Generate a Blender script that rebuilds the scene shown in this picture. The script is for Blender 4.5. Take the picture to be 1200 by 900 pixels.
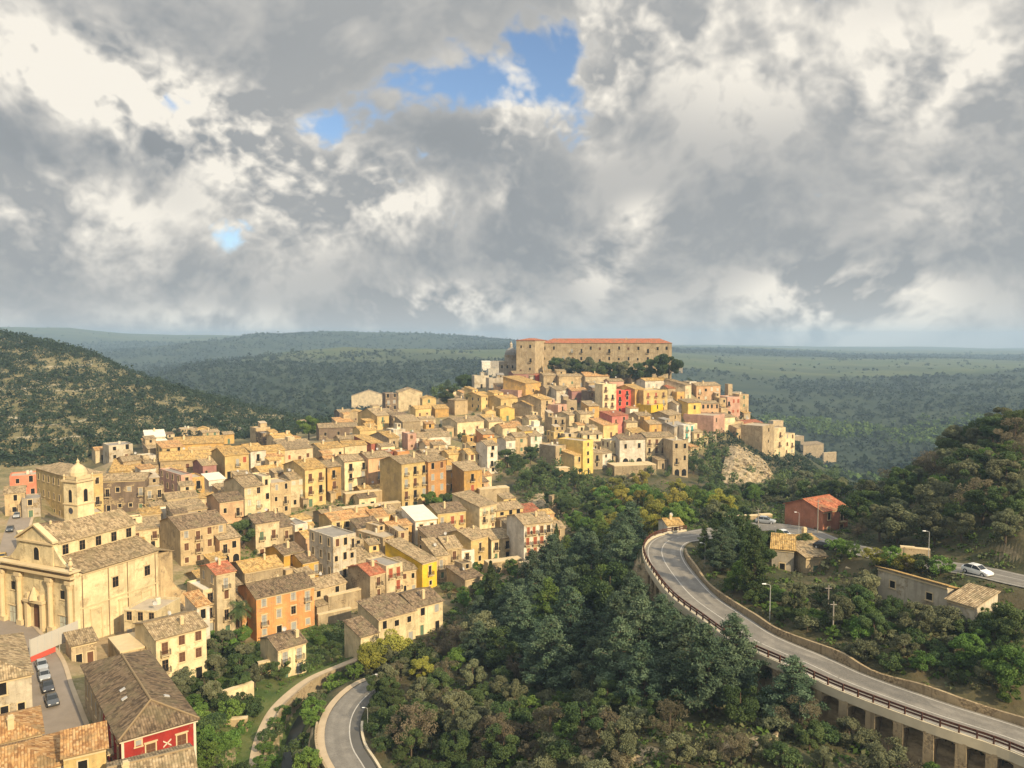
import bpy, bmesh, math, random
import numpy as np
from mathutils import Vector, Matrix

for _o in list(bpy.data.objects):
    bpy.data.objects.remove(_o)
rnd = random.Random(11)
NR = np.random.RandomState(5)
R = math.radians
S = bpy.context.scene
COL = S.collection

# ------------------------------------------------------------------ camera
F = 910.0                       # focal length in pixels of the 1200x900 photograph
PITCH = math.atan((450 - 398) / F)
CZ = 100.0
cam = bpy.data.cameras.new('camera')
cam.sensor_fit = 'HORIZONTAL'; cam.sensor_width = 36.0
cam.lens = 36.0 * F / 1200.0
cam.clip_start = 1.0; cam.clip_end = 60000
camo = bpy.data.objects.new('camera', cam); COL.objects.link(camo)
camo.location = (0, 0, CZ)
camo.rotation_euler = (R(90) - PITCH, 0, 0)
S.camera = camo
S.view_settings.view_transform = 'Standard'
S.view_settings.look = 'None'
S.view_settings.gamma = 1.0
S.view_settings.exposure = 0.46

# ------------------------------------------------------------------ sun
SUN_AZ, SUN_EL = R(138), R(29)          # azimuth clockwise from +Y
sd = Vector((math.sin(SUN_AZ) * math.cos(SUN_EL), math.cos(SUN_AZ) * math.cos(SUN_EL), math.sin(SUN_EL)))
sun = bpy.data.lights.new('sun', 'SUN'); sun.energy = 5.0; sun.angle = R(0.6)
sun.color = (1.0, 0.81, 0.53)
suno = bpy.data.objects.new('sun', sun); COL.objects.link(suno)
suno.rotation_euler = sd.to_track_quat('Z', 'Y').to_euler()
suno.location = (200, -150, 300)


# ------------------------------------------------------------------ node helper
class NT:
    def __init__(s, tree): s.t = tree; s.n = tree.nodes; s.l = tree.links
    def new(s, typ, **kw):
        n = s.n.new(typ)
        for k, v in kw.items(): setattr(n, k, v)
        return n
    def put(s, sock, v):
        if hasattr(v, 'node'): s.l.new(v, sock)
        elif v is not None: sock.default_value = v
    def math(s, op, a, b=None, c=None, clamp=False):
        n = s.new('ShaderNodeMath', operation=op, use_clamp=clamp)
        s.put(n.inputs[0], a)
        if b is not None: s.put(n.inputs[1], b)
        if c is not None: s.put(n.inputs[2], c)
        return n.outputs[0]
    def vmath(s, op, a, b=None, scale=None):
        n = s.new('ShaderNodeVectorMath', operation=op)
        s.put(n.inputs[0], a)
        if b is not None: s.put(n.inputs[1], b)
        if scale is not None: s.put(n.inputs['Scale'], scale)
        return n.outputs['Value' if op in ('DOT_PRODUCT', 'LENGTH', 'DISTANCE') else 'Vector']
    def noise(s, vec, scale, detail=4, rough=0.55, lac=2.0, dist=0.0, out='Fac'):
        n = s.new('ShaderNodeTexNoise'); n.noise_dimensions = '3D'
        s.put(n.inputs['Vector'], vec); s.put(n.inputs['Scale'], scale); s.put(n.inputs['Detail'], detail)
        s.put(n.inputs['Roughness'], rough); s.put(n.inputs['Lacunarity'], lac); s.put(n.inputs['Distortion'], dist)
        return n.outputs[out]
    def mr(s, v, a, b, c=0.0, d=1.0, smooth=True):
        n = s.new('ShaderNodeMapRange'); n.interpolation_type = 'SMOOTHSTEP' if smooth else 'LINEAR'
        s.put(n.inputs[0], v)
        for i, q in enumerate((a, b, c, d)): s.put(n.inputs[i + 1], q)
        return n.outputs[0]
    def mix(s, f, a, b, blend='MIX'):
        n = s.new('ShaderNodeMix', data_type='RGBA', blend_type=blend)
        s.put(n.inputs[0], f)
        s.put(n.inputs[6], a if hasattr(a, 'node') else (*a, 1)[:4])
        s.put(n.inputs[7], b if hasattr(b, 'node') else (*b, 1)[:4])
        return n.outputs[2]
    def scalev(s, vec, sc):
        n = s.new('ShaderNodeMapping'); s.put(n.inputs[0], vec); n.inputs['Scale'].default_value = sc
        return n.outputs[0]


# ------------------------------------------------------------------ sky (world)
def pixdir(x, y):
    v = (450 - y) / F
    d = Vector(((x - 600) / F, math.cos(PITCH) + v * math.sin(PITCH), -math.sin(PITCH) + v * math.cos(PITCH)))
    return d.normalized()

W = bpy.data.worlds.new("World"); S.world = W; W.use_nodes = True
W.cycles.sampling_method = 'MANUAL'; W.cycles.sample_map_resolution = 256
w = NT(W.node_tree); w.n.clear()
wo = w.new('ShaderNodeOutputWorld'); bg = w.new('ShaderNodeBackground')
w.l.new(bg.outputs[0], wo.inputs[0])
SKY_STRENGTH = 0.1
bg.inputs['Strength'].default_value = SKY_STRENGTH
sky = w.new('ShaderNodeTexSky'); sky.sky_type = 'NISHITA'; sky.sun_disc = False
sky.sun_elevation = SUN_EL; sky.sun_rotation = SUN_AZ
sky.altitude = 400; sky.air_density = 1.0; sky.dust_density = 1.2; sky.ozone_density = 1.5
D = w.new('ShaderNodeTexCoord').outputs['Generated']
sep = w.new('ShaderNodeSeparateXYZ'); w.l.new(D, sep.inputs[0])
# clouds lie on a layer overhead: project the direction onto it, flattened towards the horizon
den = w.math('ADD', w.math('MAXIMUM', sep.outputs[2], -0.02), 1.2)
P0 = w.vmath('DIVIDE', w.vmath('MULTIPLY', D, (1.6, 1.6, 1.35)), None)
_c = w.new('ShaderNodeCombineXYZ')
for _i in range(3): w.l.new(den, _c.inputs[_i])
w.l.new(_c.outputs[0], P0.node.inputs[1])
P0 = w.vmath('ADD', P0, (1.9, 8.2, 1.4))
warpn = w.noise(P0, 2.2, 1, 0.5, out='Color')
warp = w.vmath('SCALE', w.vmath('SUBTRACT', warpn, (0.5, 0.5, 0.5)), scale=0.16)
P1 = w.vmath('ADD', P0, warp)

def gauss(x, y, rpx, ry=None):
    """soft round patch of the cloud layer around a compass direction"""
    c = pixdir(x, y); r = rpx / F; k = rpx / (ry or rpx)
    dv = w.vmath('SUBTRACT', D, tuple(c))
    if k != 1: dv = w.vmath('MULTIPLY', dv, (1, 1, k))
    return w.mr(w.vmath('LENGTH', dv), r, 0.0, 0.0, 1.0)

def acc(items):
    tot = None
    for (x, y, r, ry, a) in items:
        g = w.math('MULTIPLY', gauss(x, y, r, ry), a)
        tot = g if tot is None else w.math('ADD', tot, g)
    return tot

def octave(P, sc, off):
    q = w.noise(w.vmath('ADD', P, (off, off * 0.7, -off)), sc, 0)
    return w.math('ABSOLUTE', w.math('MULTIPLY', w.math('SUBTRACT', q, 0.5), 3.0))

def dens(P):
    """billowy density: rounded heads with creases between them, on a broad swell"""
    tot = w.math('MULTIPLY', w.noise(P, 1.5, 2, 0.5), 0.9)
    for sc, off, am in ((3.2, 3.1, 0.22), (7.0, 7.7, 0.17), (15.0, 1.3, 0.10), (33.0, 5.1, 0.07), (70.0, 8.3, 0.035)):
        tot = w.math('ADD', tot, w.math('MULTIPLY', octave(P, sc, off), am))
    return w.math('ADD', tot, w.math('MULTIPLY', w.noise(P, 20.0, 5, 0.6), 0.20))

d0 = dens(P1)
d1 = dens(w.vmath('ADD', P1, (-0.03, 0.0, 0.06)))
relief = w.math('SUBTRACT', d0, d1)
# where the sheet is thin or open / thick and grey / sunlit
openmap = acc([(575, 82, 190, 78, -0.36), (480, 108, 110, 40, -0.16), (255, 262, 120, 70, -0.24), (372, 145, 90, 60, -0.24), (205, 125, 75, 48, -0.22),
               (670, 40, 80, 50, -0.16), (745, 70, 90, 110, 0.24), (610, -10, 130, 60, -0.15), (330, 110, 90, 50, 0.10), (560, 150, 120, 50, 0.06), (50, 220, 130, 90, 0.20), (372, 142, 46, 34, -0.10), (200, 122, 50, 34, -0.16), (560, 100, 120, 40, -0.10), (530, 135, 60, 25, -0.05)])
fine = w.noise(P1, 9.0, 5, 0.6)
cov = w.math('ADD', w.math('ADD', d0, openmap), w.math('MULTIPLY', w.math('SUBTRACT', fine, 0.5), 0.45))
cov = w.math('ADD', cov, w.mr(sep.outputs[2], 0.0, 0.16, 0.16, 0.0))
mask = w.mr(cov, 0.46, 0.60)
lit = acc([(40, 75, 170, 80, 1.0), (160, 120, 130, 75, 0.8), (240, 150, 120, 90, 0.9), (310, 165, 90, 80, 0.7), (400, 215, 160, 80, 0.9), (480, 245, 100, 60, 0.6), (40, 235, 160, 60, 0.5), (330, 260, 130, 60, 0.4),
           (600, 140, 70, 80, 1.0), (690, 95, 80, 110, 1.0), (740, 20, 120, 90, 0.7), (1100, 90, 130, 80, 0.5), (1060, 50, 330, 130, 0.3), (755, 262, 60, 45, 0.6),
           (985, 355, 160, 70, 1.0), (520, 362, 140, 45, 0.9), (250, 380, 160, 30, 0.4), (150, 270, 280, 80, 0.35), (860, 40, 200, 120, 0.35), (705, 315, 60, 60, 0.45), (590, 228, 45, 35, 0.45), (1150, 230, 140, 70, 0.25)])
dark = acc([(120, 170, 170, 50, 0.20), (540, 185, 180, 80, 0.10), (600, 280, 260, 110, 0.09), (640, 340, 330, 60, 0.07), (260, 345, 420, 55, 0.08), (900, 230, 200, 120, 0.05),
            (1080, 320, 330, 60, 0.08), (120, 15, 300, 60, 0.07), (0, 320, 250, 70, 0.05), (480, 150, 120, 50, 0.06)])
edge = w.mr(cov, 0.52, 0.74, 1.0, 0.0)                      # thin rims let the sun through
rl = w.mr(relief, -0.09, 0.12, 0.0, 1.0, smooth=False)
br = w.math('ADD', 0.37, w.math('MULTIPLY', rl, 0.21))
br = w.math('ADD', br, w.math('MULTIPLY', edge, 0.12))
br = w.math('ADD', br, w.math('MULTIPLY', lit, w.math('ADD', w.math('MULTIPLY', rl, 0.80), w.math('ADD', w.math('MULTIPLY', edge, 0.18), 0.0))))
br = w.math('SUBTRACT', br, dark)
br = w.math('ADD', br, w.mr(sep.outputs[2], -0.01, 0.13, 0.15, 0.0))
br = w.math('MAXIMUM', w.math('MINIMUM', br, 1.0), 0.10)
ramp = w.new('ShaderNodeValToRGB'); w.l.new(br, ramp.inputs[0])
e = ramp.color_ramp.elements
e[0].position = 0.05; e[0].color = (1.9, 2.05, 2.2, 1)
e[1].position = 0.95; e[1].color = (8.0, 7.5, 6.6, 1)
q = e.new(0.30); q.color = (2.75, 2.9, 3.0, 1)
q = e.new(0.55); q.color = (4.4, 4.3, 4.1, 1)
skycol = w.mix(1.0, sky.outputs[0], (1.15, 1.18, 1.22), 'MULTIPLY')
fincol = w.mix(mask, skycol, ramp.outputs[0])
# sky above the view is brightened as added fill light for the land
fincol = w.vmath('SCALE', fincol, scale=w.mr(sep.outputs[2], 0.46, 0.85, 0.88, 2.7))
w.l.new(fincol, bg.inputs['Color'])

# ================================================================== geometry of the place
def ray(px, py):
    """u = x/y and slope = dz/dy of the sight line through a photograph pixel"""
    v = (450 - py) / F
    dy = math.cos(PITCH) + v * math.sin(PITCH)
    return ((px - 600) / F) / dy, (-math.sin(PITCH) + v * math.cos(PITCH)) / dy

def at(px, py, d):
    u, s = ray(px, py)
    return Vector((u * d, d, CZ + s * d))

def at_z(px, py, z):
    u, s = ray(px, py)
    d = (z - CZ) / s
    return Vector((u * d, d, z))

def proj(p):
    x, y, z = p[0], p[1], p[2] - CZ
    dep = y * math.cos(PITCH) - z * math.sin(PITCH)
    upc = y * math.sin(PITCH) + z * math.cos(PITCH)
    return 600 + F * x / dep, 450 - F * upc / dep

# survey points of the valley, hill and plateaus: (pixel x, pixel y, distance)
CP = [  # near left street, church, valley floor
 (60,815,126),(75,870,111),(48,770,141),(20,740,158),(92,745,152),(185,708,171),(20,650,195),(30,600,222),(0,640,195),(0,815,126),(0,880,111),
 (250,880,115),(300,890,119),(320,850,130),(345,815,142),(425,772,160),(250,770,155),(230,820,137),(330,785,152),(300,748,172),(240,740,170),
 (200,860,118),(371,735,176),(400,760,162),
 (415,900,116),(398,860,126),(412,822,138),(440,800,146),(520,775,162),
 (480,740,170),(440,712,190),(505,695,196),(560,665,215),(620,662,218),(470,660,215),(400,690,200),(350,682,204),(330,650,225),(345,605,250),
 (270,620,228),(240,660,200),(210,640,207),(300,650,212),
 (110,612,232),(60,610,232),(160,598,245),(215,590,250),(235,565,272),(180,545,300),(130,538,305),(210,525,340),(260,530,330),
 (300,555,290),(360,592,262),(420,578,280),(400,620,240),(470,600,265),(515,598,268),(560,625,245),(600,615,252),(550,588,280),
 (330,530,335),(340,520,360),(390,540,330),(450,535,345),(520,545,330),(400,512,385),(430,500,405),(480,505,392),(545,506,390),(480,480,440),(545,482,440),
 (575,555,318),(620,530,352),(640,570,300),(600,600,268),(660,556,330),(690,555,335),(740,560,338),(800,556,350),(770,540,350),
 (600,500,400),(650,505,392),(700,510,380),(760,510,380),(800,510,392),(640,470,440),(700,485,415),(760,485,415),(620,448,470),(700,455,460),(790,470,440),(840,490,430),
 (640,436,485),(787,440,455),(850,485,440),(870,487,450),(868,520,400),(840,550,365),(900,535,425),(950,540,440),(870,560,360),(920,575,330),(980,560,400),
 (720,600,262),(800,590,280),(860,590,290),(640,640,235),(560,700,190),(620,700,186),(700,690,180),(560,770,152),(640,760,152),(560,830,132),(500,860,124),(620,860,118),
 (700,860,106),(760,860,104),(700,930,92),(850,860,100),(900,880,96),(940,860,97),(1000,880,93),(1080,890,90),(720,790,128),(800,780,124),(740,720,155),(700,640,215),(760,620,222),
 (1150,930,86),(1000,960,82),(850,960,82),(600,960,92),(500,960,100),
 # road bench and right slope
 (1200,869,92.7),(1000,800,106),(888,750,119),(815,700,136),(780,655,156),(812,627,173),(890,617,179),(1000,642,153),(1145,670,131),(1200,681,124),
 (1000,760,112),(1100,800,104),(1200,830,97),(950,720,125),(860,670,145),(900,690,135),(1050,720,120),(1150,760,108),(1200,770,105),(930,672,150),(980,668,148),(1100,715,115),
 (955,628,172),(1000,610,190),(1080,640,150),(1200,650,128),(1100,580,178),(1200,590,140),(1060,570,215),(1130,526,205),(1200,510,190),(1010,590,225),(950,590,260),
 (930,585,270),(900,595,240)]
CPZ = [  # (pixel x, distance, height): ground the photograph only shows indirectly
 (600,30,44),(200,30,48),(1100,30,42),(1000,60,40),(600,60,44),(200,70,46),(-100,110,42),(-100,200,46),(1350,90,54),(1350,130,64),(1350,200,85),(1200,240,78),(1120,270,66),(1050,300,36),
 (990,330,25),(1200,350,40),(1350,350,80),(980,450,8),(1050,480,-8),
 (600,600,66),(700,600,66),(790,580,66),(860,560,52),(600,760,15),(750,760,5),(880,620,25),(480,560,52),(440,640,20),(400,480,50),(350,440,44),(300,400,46),(200,390,44),(100,330,42),(0,290,43),
 (-150,280,50),(900,760,-18),(1000,650,-24),(1150,600,-10),(500,800,8),(340,720,15),(330,2550,30),(400,2600,35),(480,2700,40),(250,2200,25),(160,3300,60),(230,3400,70),(100,1700,5),(160,1500,10),(60,3000,50)]
CPF = [  # far slopes (pixel x, pixel y, distance)
 (0,555,320),(0,500,400),(0,450,500),(0,420,580),(0,388,660),(60,400,640),(60,470,450),(110,414,620),(110,500,385),(200,450,600),(200,480,500),(270,470,600),(270,490,520),(330,486,600),(360,495,540),(420,500,470),
 (-200,430,520),(-200,360,650),(-400,350,650),
 (350,470,1000),(400,465,1050),(440,450,1150),(380,428,1450),(330,412,1850),(400,405,1950),(480,408,2000),(290,425,1650),(160,411,2700),(230,398,2800),(300,388,3000),(400,387,3300),(500,391,3300),(590,397,3200),(500,440,1250),(470,425,1600),(560,430,1300),(300,440,1250),(280,420,1700),(230,425,1500),(570,404,2500),
 (150,392,4300),(80,384,4200),(0,384,4200),(-200,384,4000),(640,402,3300),
 (700,420,1800),(820,440,1500),(820,470,1150),(820,425,1900),(820,412,2800),(800,409,3400),(900,560,760),(900,520,900),(900,480,1150),(900,450,1450),(900,433,1800),(900,420,2500),(900,412,3400),
 (1000,560,720),(1000,530,850),(1000,490,1100),(1000,455,1400),(1000,440,1700),(1000,425,2400),(1000,418,3600),(1100,530,800),(1100,480,1100),(1100,440,1600),(1100,420,3000),(1100,416,3800),
 (1200,480,1000),(1200,440,1500),(1200,418,3400),(1400,440,1500),(1400,418,3400)]
CPFZ = [(-200,700,95),(0,760,85),(110,760,55),(200,720,30),(300,700,15),(100,1000,35),(0,1300,70),(200,1100,20),(-300,7000,120),(200,7000,110),(600,7000,70),(1000,7000,30),(1400,7000,20),
        (200,14000,60),(600,14000,20),(1000,14000,0),(-300,14000,60),(1500,14000,0),(1500,700,40)]
_pts = []
for (x, y, d) in CP + CPF:
    u, s = ray(x, y); _pts.append((u, d, CZ + s * d))
for (x, d, z) in CPZ + CPFZ:
    u, s = ray(x, 400); _pts.append((u, d, z))
_pts = np.array(_pts)
WK = 0.75
_A = np.stack([_pts[:, 0], WK * np.log(_pts[:, 1])], 1)
_D = np.sqrt(((_A[:, None, :] - _A[None, :, :]) ** 2).sum(-1) + 1e-5)
_n = len(_A)
_M = np.zeros((_n + 3, _n + 3)); _M[:_n, :_n] = _D - np.eye(_n) * 0.010
_M[:_n, _n] = 1; _M[:_n, _n + 1:] = _A; _M[_n:, :_n] = _M[:_n, _n:].T
_sol = np.linalg.solve(_M, np.concatenate([_pts[:, 2], np.zeros(3)]))

def base_h(X, Y):
    X = np.asarray(X, float); Y = np.maximum(np.asarray(Y, float), 15.0)
    sh = X.shape
    q = np.stack([np.clip((X / Y).ravel(), -1.6, 1.6), WK * np.log(Y.ravel())], 1)
    out = np.empty(len(q))
    for i in range(0, len(q), 6000):
        c = q[i:i + 6000]
        dd = np.sqrt(((c[:, None, :] - _A[None]) ** 2).sum(-1) + 1e-5)
        out[i:i + 6000] = dd @ _sol[:_n] + _sol[_n] + c @ _sol[_n + 1:]
    return out.reshape(sh)

# ------------------------------------------------------------------ roads as smoothed centre lines
def spline(pts, step=1.5):
    pts = [Vector(p) for p in pts]
    P = [pts[0] * 2 - pts[1]] + pts + [pts[-1] * 2 - pts[-2]]
    out = []
    for i in range(1, len(P) - 2):
        a, b, c, d = P[i - 1:i + 3]
        n = max(2, int((c - b).length / step))
        for k in range(n):
            t = k / n
            out.append(0.5 * ((2 * b) + (c - a) * t + (2 * a - 5 * b + 4 * c - d) * t * t + (3 * b - a - 3 * c + d) * t ** 3))
    out.append(pts[-1])
    return out

def resample(pl, step):
    L = [0]
    for a, b in zip(pl, pl[1:]): L.append(L[-1] + (b - a).length)
    n = max(2, int(round(L[-1] / step))); res = []; j = 0
    for k in range(n + 1):
        t = L[-1] * k / n
        while j < len(L) - 2 and L[j + 1] < t: j += 1
        f = (t - L[j]) / max(1e-6, L[j + 1] - L[j])
        res.append(pl[j].lerp(pl[j + 1], f))
    return res

UP = [(1330,925,51.2),(1200,869,52),(1100,836,52.5),(1000,800,53),(950,777,53.5),(888,750,54),(850,725,54.5),(815,700,55),(793,675,55.6),(780,655,56),(779,641,56.3),(790,632,56.5),(815,627.5,56.7),(850,622,56.8),
      (890,617,57),(935,621,57.6),(980,638,58.8),(1060,656,60),(1145,669,61),(1200,681,61.5),(1320,705,62.5)]
upper = resample(spline([at_z(*p) for p in UP]), 1.6)
LOWR = [(432,930,35.5),(417,900,35.7),(405,880,35.9),(401,860,36),(404,840,36.2),(415,822,36.4),(434,806,36.7),(462,796,37.2)]
lower = resample(spline([at_z(*p) for p in LOWR]), 1.6)
STREET = [(100,915,41.6),(82,880,41.8),(60,815,42),(48,775,42),(22,742,42.3),(0,715,42.6),(2,680,43),(14,640,45),(24,606,48),(34,585,50)]
street = resample(spline([at_z(*p) for p in STREET]), 1.6)
PATH = [(296,915,33.4),(300,880,33.6),(310,850,33.9),(326,825,34.1),(360,797,34.4),(396,781,34.6),(428,768,34.8)]
path = resample(spline([at_z(*p) for p in PATH]), 1.5)
STREAM = [(335,935,30.6),(338,895,30.7),(346,860,30.9),(360,835,31.1),(385,812,31.5)]
stream = resample(spline([at_z(*p) for p in STREAM]), 1.5)

def flat_arrays(pl):
    return np.array([(p.x, p.y) for p in pl]), np.array([p.z for p in pl])

def ss(a, b, x):
    t = np.clip((x - a) / (b - a), 0, 1); return t * t * (3 - 2 * t)

def side_dist(X, Y, xy, zz):
    q = np.stack([X.ravel(), Y.ravel()], 1)
    d2 = ((q[:, None, :] - xy[None]) ** 2).sum(-1)
    j = d2.argmin(1); dist = np.sqrt(d2[np.arange(len(q)), j])
    k0 = np.clip(j - 1, 0, len(xy) - 1); k1 = np.clip(j + 1, 0, len(xy) - 1)
    t = xy[k1] - xy[k0]; r = q - xy[j]
    sgn = np.sign(t[:, 0] * r[:, 1] - t[:, 1] * r[:, 0])
    return dist.reshape(X.shape), zz[j].reshape(X.shape), sgn.reshape(X.shape), j.reshape(X.shape)

# (polyline, half width, blend, viaduct side, offset)
ROADS = [(upper, 4.4, 5.0, 'viaduct'), (lower, 4.8, 5.0, ''), (street, 3.4, 6.0, ''), (path, 1.9, 2.5, ''), (stream, 1.6, 2.5, '')]
_RA = [flat_arrays(r[0]) + r[1:] for r in ROADS]
N_VIA = 0
for _i, _p in enumerate(upper):
    if proj(_p)[1] < 660 and N_VIA == 0: N_VIA = _i     # index where the viaduct meets the hillside

def fbm2(X, Y, sc, oct=4, seed=0):
    X = np.asarray(X, float); Y = np.asarray(Y, float)
    out = np.zeros(X.shape); am = 1.0
    r = np.random.RandomState(seed)
    for o in range(oct):
        for k in range(3):
            a = r.uniform(0, 6.28); f = sc * (2 ** o) * r.uniform(0.7, 1.3)
            out += am / 3 * np.sin((X * math.cos(a) + Y * math.sin(a)) * f + r.uniform(0, 6.28) + 1.3 * np.sin((X * math.sin(a) - Y * math.cos(a)) * f * 0.7 + k))
        am *= 0.55
    return out

def height(X, Y):
    X = np.asarray(X, float); Y = np.asarray(Y, float)
    h = base_h(X, Y)
    far = np.clip((Y - 420) / 1500, 0, 1)
    h = h + fbm2(X, Y, 1 / 14., 3, 1) * 0.35 * (Y > 0) + fbm2(X, Y, 1 / 110., 4, 2) * 5.0 * far * np.clip((4500 - Y) / 3000, 0.3, 1) + fbm2(X, Y, 1 / 420., 3, 61) * 11.0 * np.clip((Y - 1900) / 1200, 0, 1)
    big = Y < 260
    if np.any(big):
        Xs, Ys, hs = X[big], Y[big], h[big]
        for (xy, zz, hw, bl, kind) in _RA:
            dist, rz, sg, j = side_dist(Xs, Ys, xy, zz)
            t = 1 - ss(hw, hw + bl, dist)
            if kind == 'viaduct':
                via = (j < N_VIA)
                outer = (sg > 0) & via                 # valley side of the viaduct
                drop = rz - 0.15 - ss(1.0, 4.0, dist) * 6.0
                hs = np.where(outer & (dist < 14), np.minimum(hs, np.where(dist < 4.6, drop, rz - 5.5 + 0 * hs)), hs)
                tt = np.where(outer, 1 - ss(0.5, 1.5, dist), t)
                hs = hs * (1 - tt) + (rz - 0.15) * tt
                bank = (sg < 0) & via & (dist < 12)
                hs = np.where(bank, hs + ss(5.0, 6.5, dist) * (1 - ss(8, 12, dist)) * 0.9, hs)
            else:
                hs = hs * (1 - t) + (rz - 0.12) * t
        h = h.copy(); h[big] = hs
    return h

def hz(x, y):
    return float(height(np.array([x]), np.array([y]))[0])

def ground(px, py, dmin=60, dmax=3000):
    """first point of the terrain met by the sight line through a pixel"""
    u, s = ray(px, py)
    ds = np.exp(np.linspace(math.log(dmin), math.log(dmax), 420))
    z = height(u * ds, ds); g = CZ + s * ds - z
    idx = np.nonzero(g < 0)[0]
    if len(idx) == 0: return Vector((u * dmax, dmax, float(z[-1])))
    i = max(idx[0], 1)
    t = g[i - 1] / (g[i - 1] - g[i] + 1e-9); d = ds[i - 1] + (ds[i] - ds[i - 1]) * t
    return Vector((u * d, d, CZ + s * d))


# ================================================================== materials
MATS = {}
def material(name, rough=0.9):
    m = bpy.data.materials.new(name); m.use_nodes = True
    nt = NT(m.node_tree); b = m.node_tree.nodes['Principled BSDF']
    b.inputs['Roughness'].default_value = rough
    b.inputs['Specular IOR Level'].default_value = 0.2
    MATS[name] = m
    return m, nt, b

def objvec(n):
    tc = n.new('ShaderNodeTexCoord'); oi = n.new('ShaderNodeObjectInfo')
    return n.vmath('ADD', tc.outputs['Object'], n.vmath('SCALE', (13.1, 7.7, 3.3), scale=n.math('MULTIPLY', oi.outputs['Random'], 40))), oi

def bump(n, b, h, strength=0.4, dist=0.1):
    bp = n.new('ShaderNodeBump'); bp.inputs['Strength'].default_value = strength; bp.inputs['Distance'].default_value = dist
    n.l.new(h, bp.inputs['Height']); n.l.new(bp.outputs[0], b.inputs['Normal'])

def plain(name, col, rough=0.8, var=0.25, sc=1.5, metal=0.0):
    m, n, b = material(name, rough)
    v, oi = objvec(n)
    f = n.noise(v, sc, 4, 0.6)
    c = n.mix(f, tuple(c * (1 - var) for c in col), tuple(min(1, c * (1 + var)) for c in col))
    n.l.new(c, b.inputs['Base Color']); b.inputs['Metallic'].default_value = metal
    return m

def wall_mat(name, col, stain=0.5, rubble=0.0):
    """lime render: mottled, rain streaked, patches fallen off the stone behind"""
    m, n, b = material(name, 0.93)
    v, oi = objvec(n)
    big = n.noise(v, 0.28, 5, 0.65)
    fine = n.noise(v, 2.4, 5, 0.65)
    streak = n.noise(n.scalev(v, (1.5, 1.5, 0.12)), 1.0, 5, 0.65)
    c = n.mix(n.mr(big, 0.33, 0.67), tuple(q * 0.74 for q in col), tuple(min(1, q * 1.14) for q in col))
    c = n.mix(n.math('MULTIPLY', n.mr(streak, 0.50, 0.68), 0.75 * stain), c, tuple(q * k for q, k in zip(col, (0.48, 0.46, 0.46))))
    c = n.mix(n.math('MULTIPLY', n.mr(fine, 0.35, 0.72), 0.45), c, tuple(q * 0.70 for q in col))
    pat = n.mr(n.noise(v, 0.36, 6, 0.65), 0.555 - 0.1 * rubble, 0.60)
    stone = n.mix(n.mr(n.noise(v, 3.2, 3, 0.6), 0.35, 0.65), (0.15, 0.11, 0.065), (0.42, 0.32, 0.19))
    c = n.mix(n.math('MULTIPLY', pat, min(1, 0.7 * stain + rubble)), c, stone)
    hue = n.new('ShaderNodeHueSaturation'); n.l.new(c, hue.inputs['Color'])
    n.l.new(n.mr(oi.outputs['Random'], 0, 1, 0.86, 1.12, False), hue.inputs['Value'])
    n.l.new(hue.outputs[0], b.inputs['Base Color'])
    bump(n, b, n.math('ADD', fine, n.math('MULTIPLY', pat, -0.5)), 0.5, 0.08)
    return m

WALL = {}
for k, c, st, ru in [('yellow', (0.60, 0.44, 0.19), .5, 0), ('bright yellow', (0.66, 0.47, 0.14), .3, 0), ('vivid yellow', (0.70, 0.46, 0.04), .3, 0), ('coral', (0.62, 0.20, 0.12), .3, 0), ('amber', (0.60, 0.35, 0.07), .4, 0), ('ochre', (0.54, 0.33, 0.11), .7, .1),
                     ('cream', (0.68, 0.56, 0.335), .6, 0), ('white', (0.66, 0.60, 0.49), .5, 0), ('beige', (0.58, 0.47, 0.295), .7, .1), ('tan', (0.50, 0.375, 0.21), .9, .3),
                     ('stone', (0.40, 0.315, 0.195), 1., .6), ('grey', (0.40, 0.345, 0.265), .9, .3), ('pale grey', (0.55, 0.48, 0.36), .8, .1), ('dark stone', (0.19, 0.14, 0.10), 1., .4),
                     ('pink', (0.55, 0.33, 0.24), .4, 0), ('salmon', (0.58, 0.37, 0.21), .5, 0), ('orange', (0.62, 0.29, 0.11), .6, 0), ('red', (0.34, 0.036, 0.028), .4, 0),
                     ('coral red', (0.56, 0.085, 0.06), .15, 0), ('brick red', (0.36, 0.125, 0.08), .5, 0), ('mauve', (0.37, 0.19, 0.16), .4, 0), ('burnt orange', (0.50, 0.265, 0.105), .4, 0),
                     ('rose', (0.55, 0.20, 0.155), .25, 0), ('terracotta', (0.46, 0.19, 0.11), .3, 0)]:
    WALL[k] = wall_mat(k.replace(' ', '_') + '_render', c, st, ru)

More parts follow.
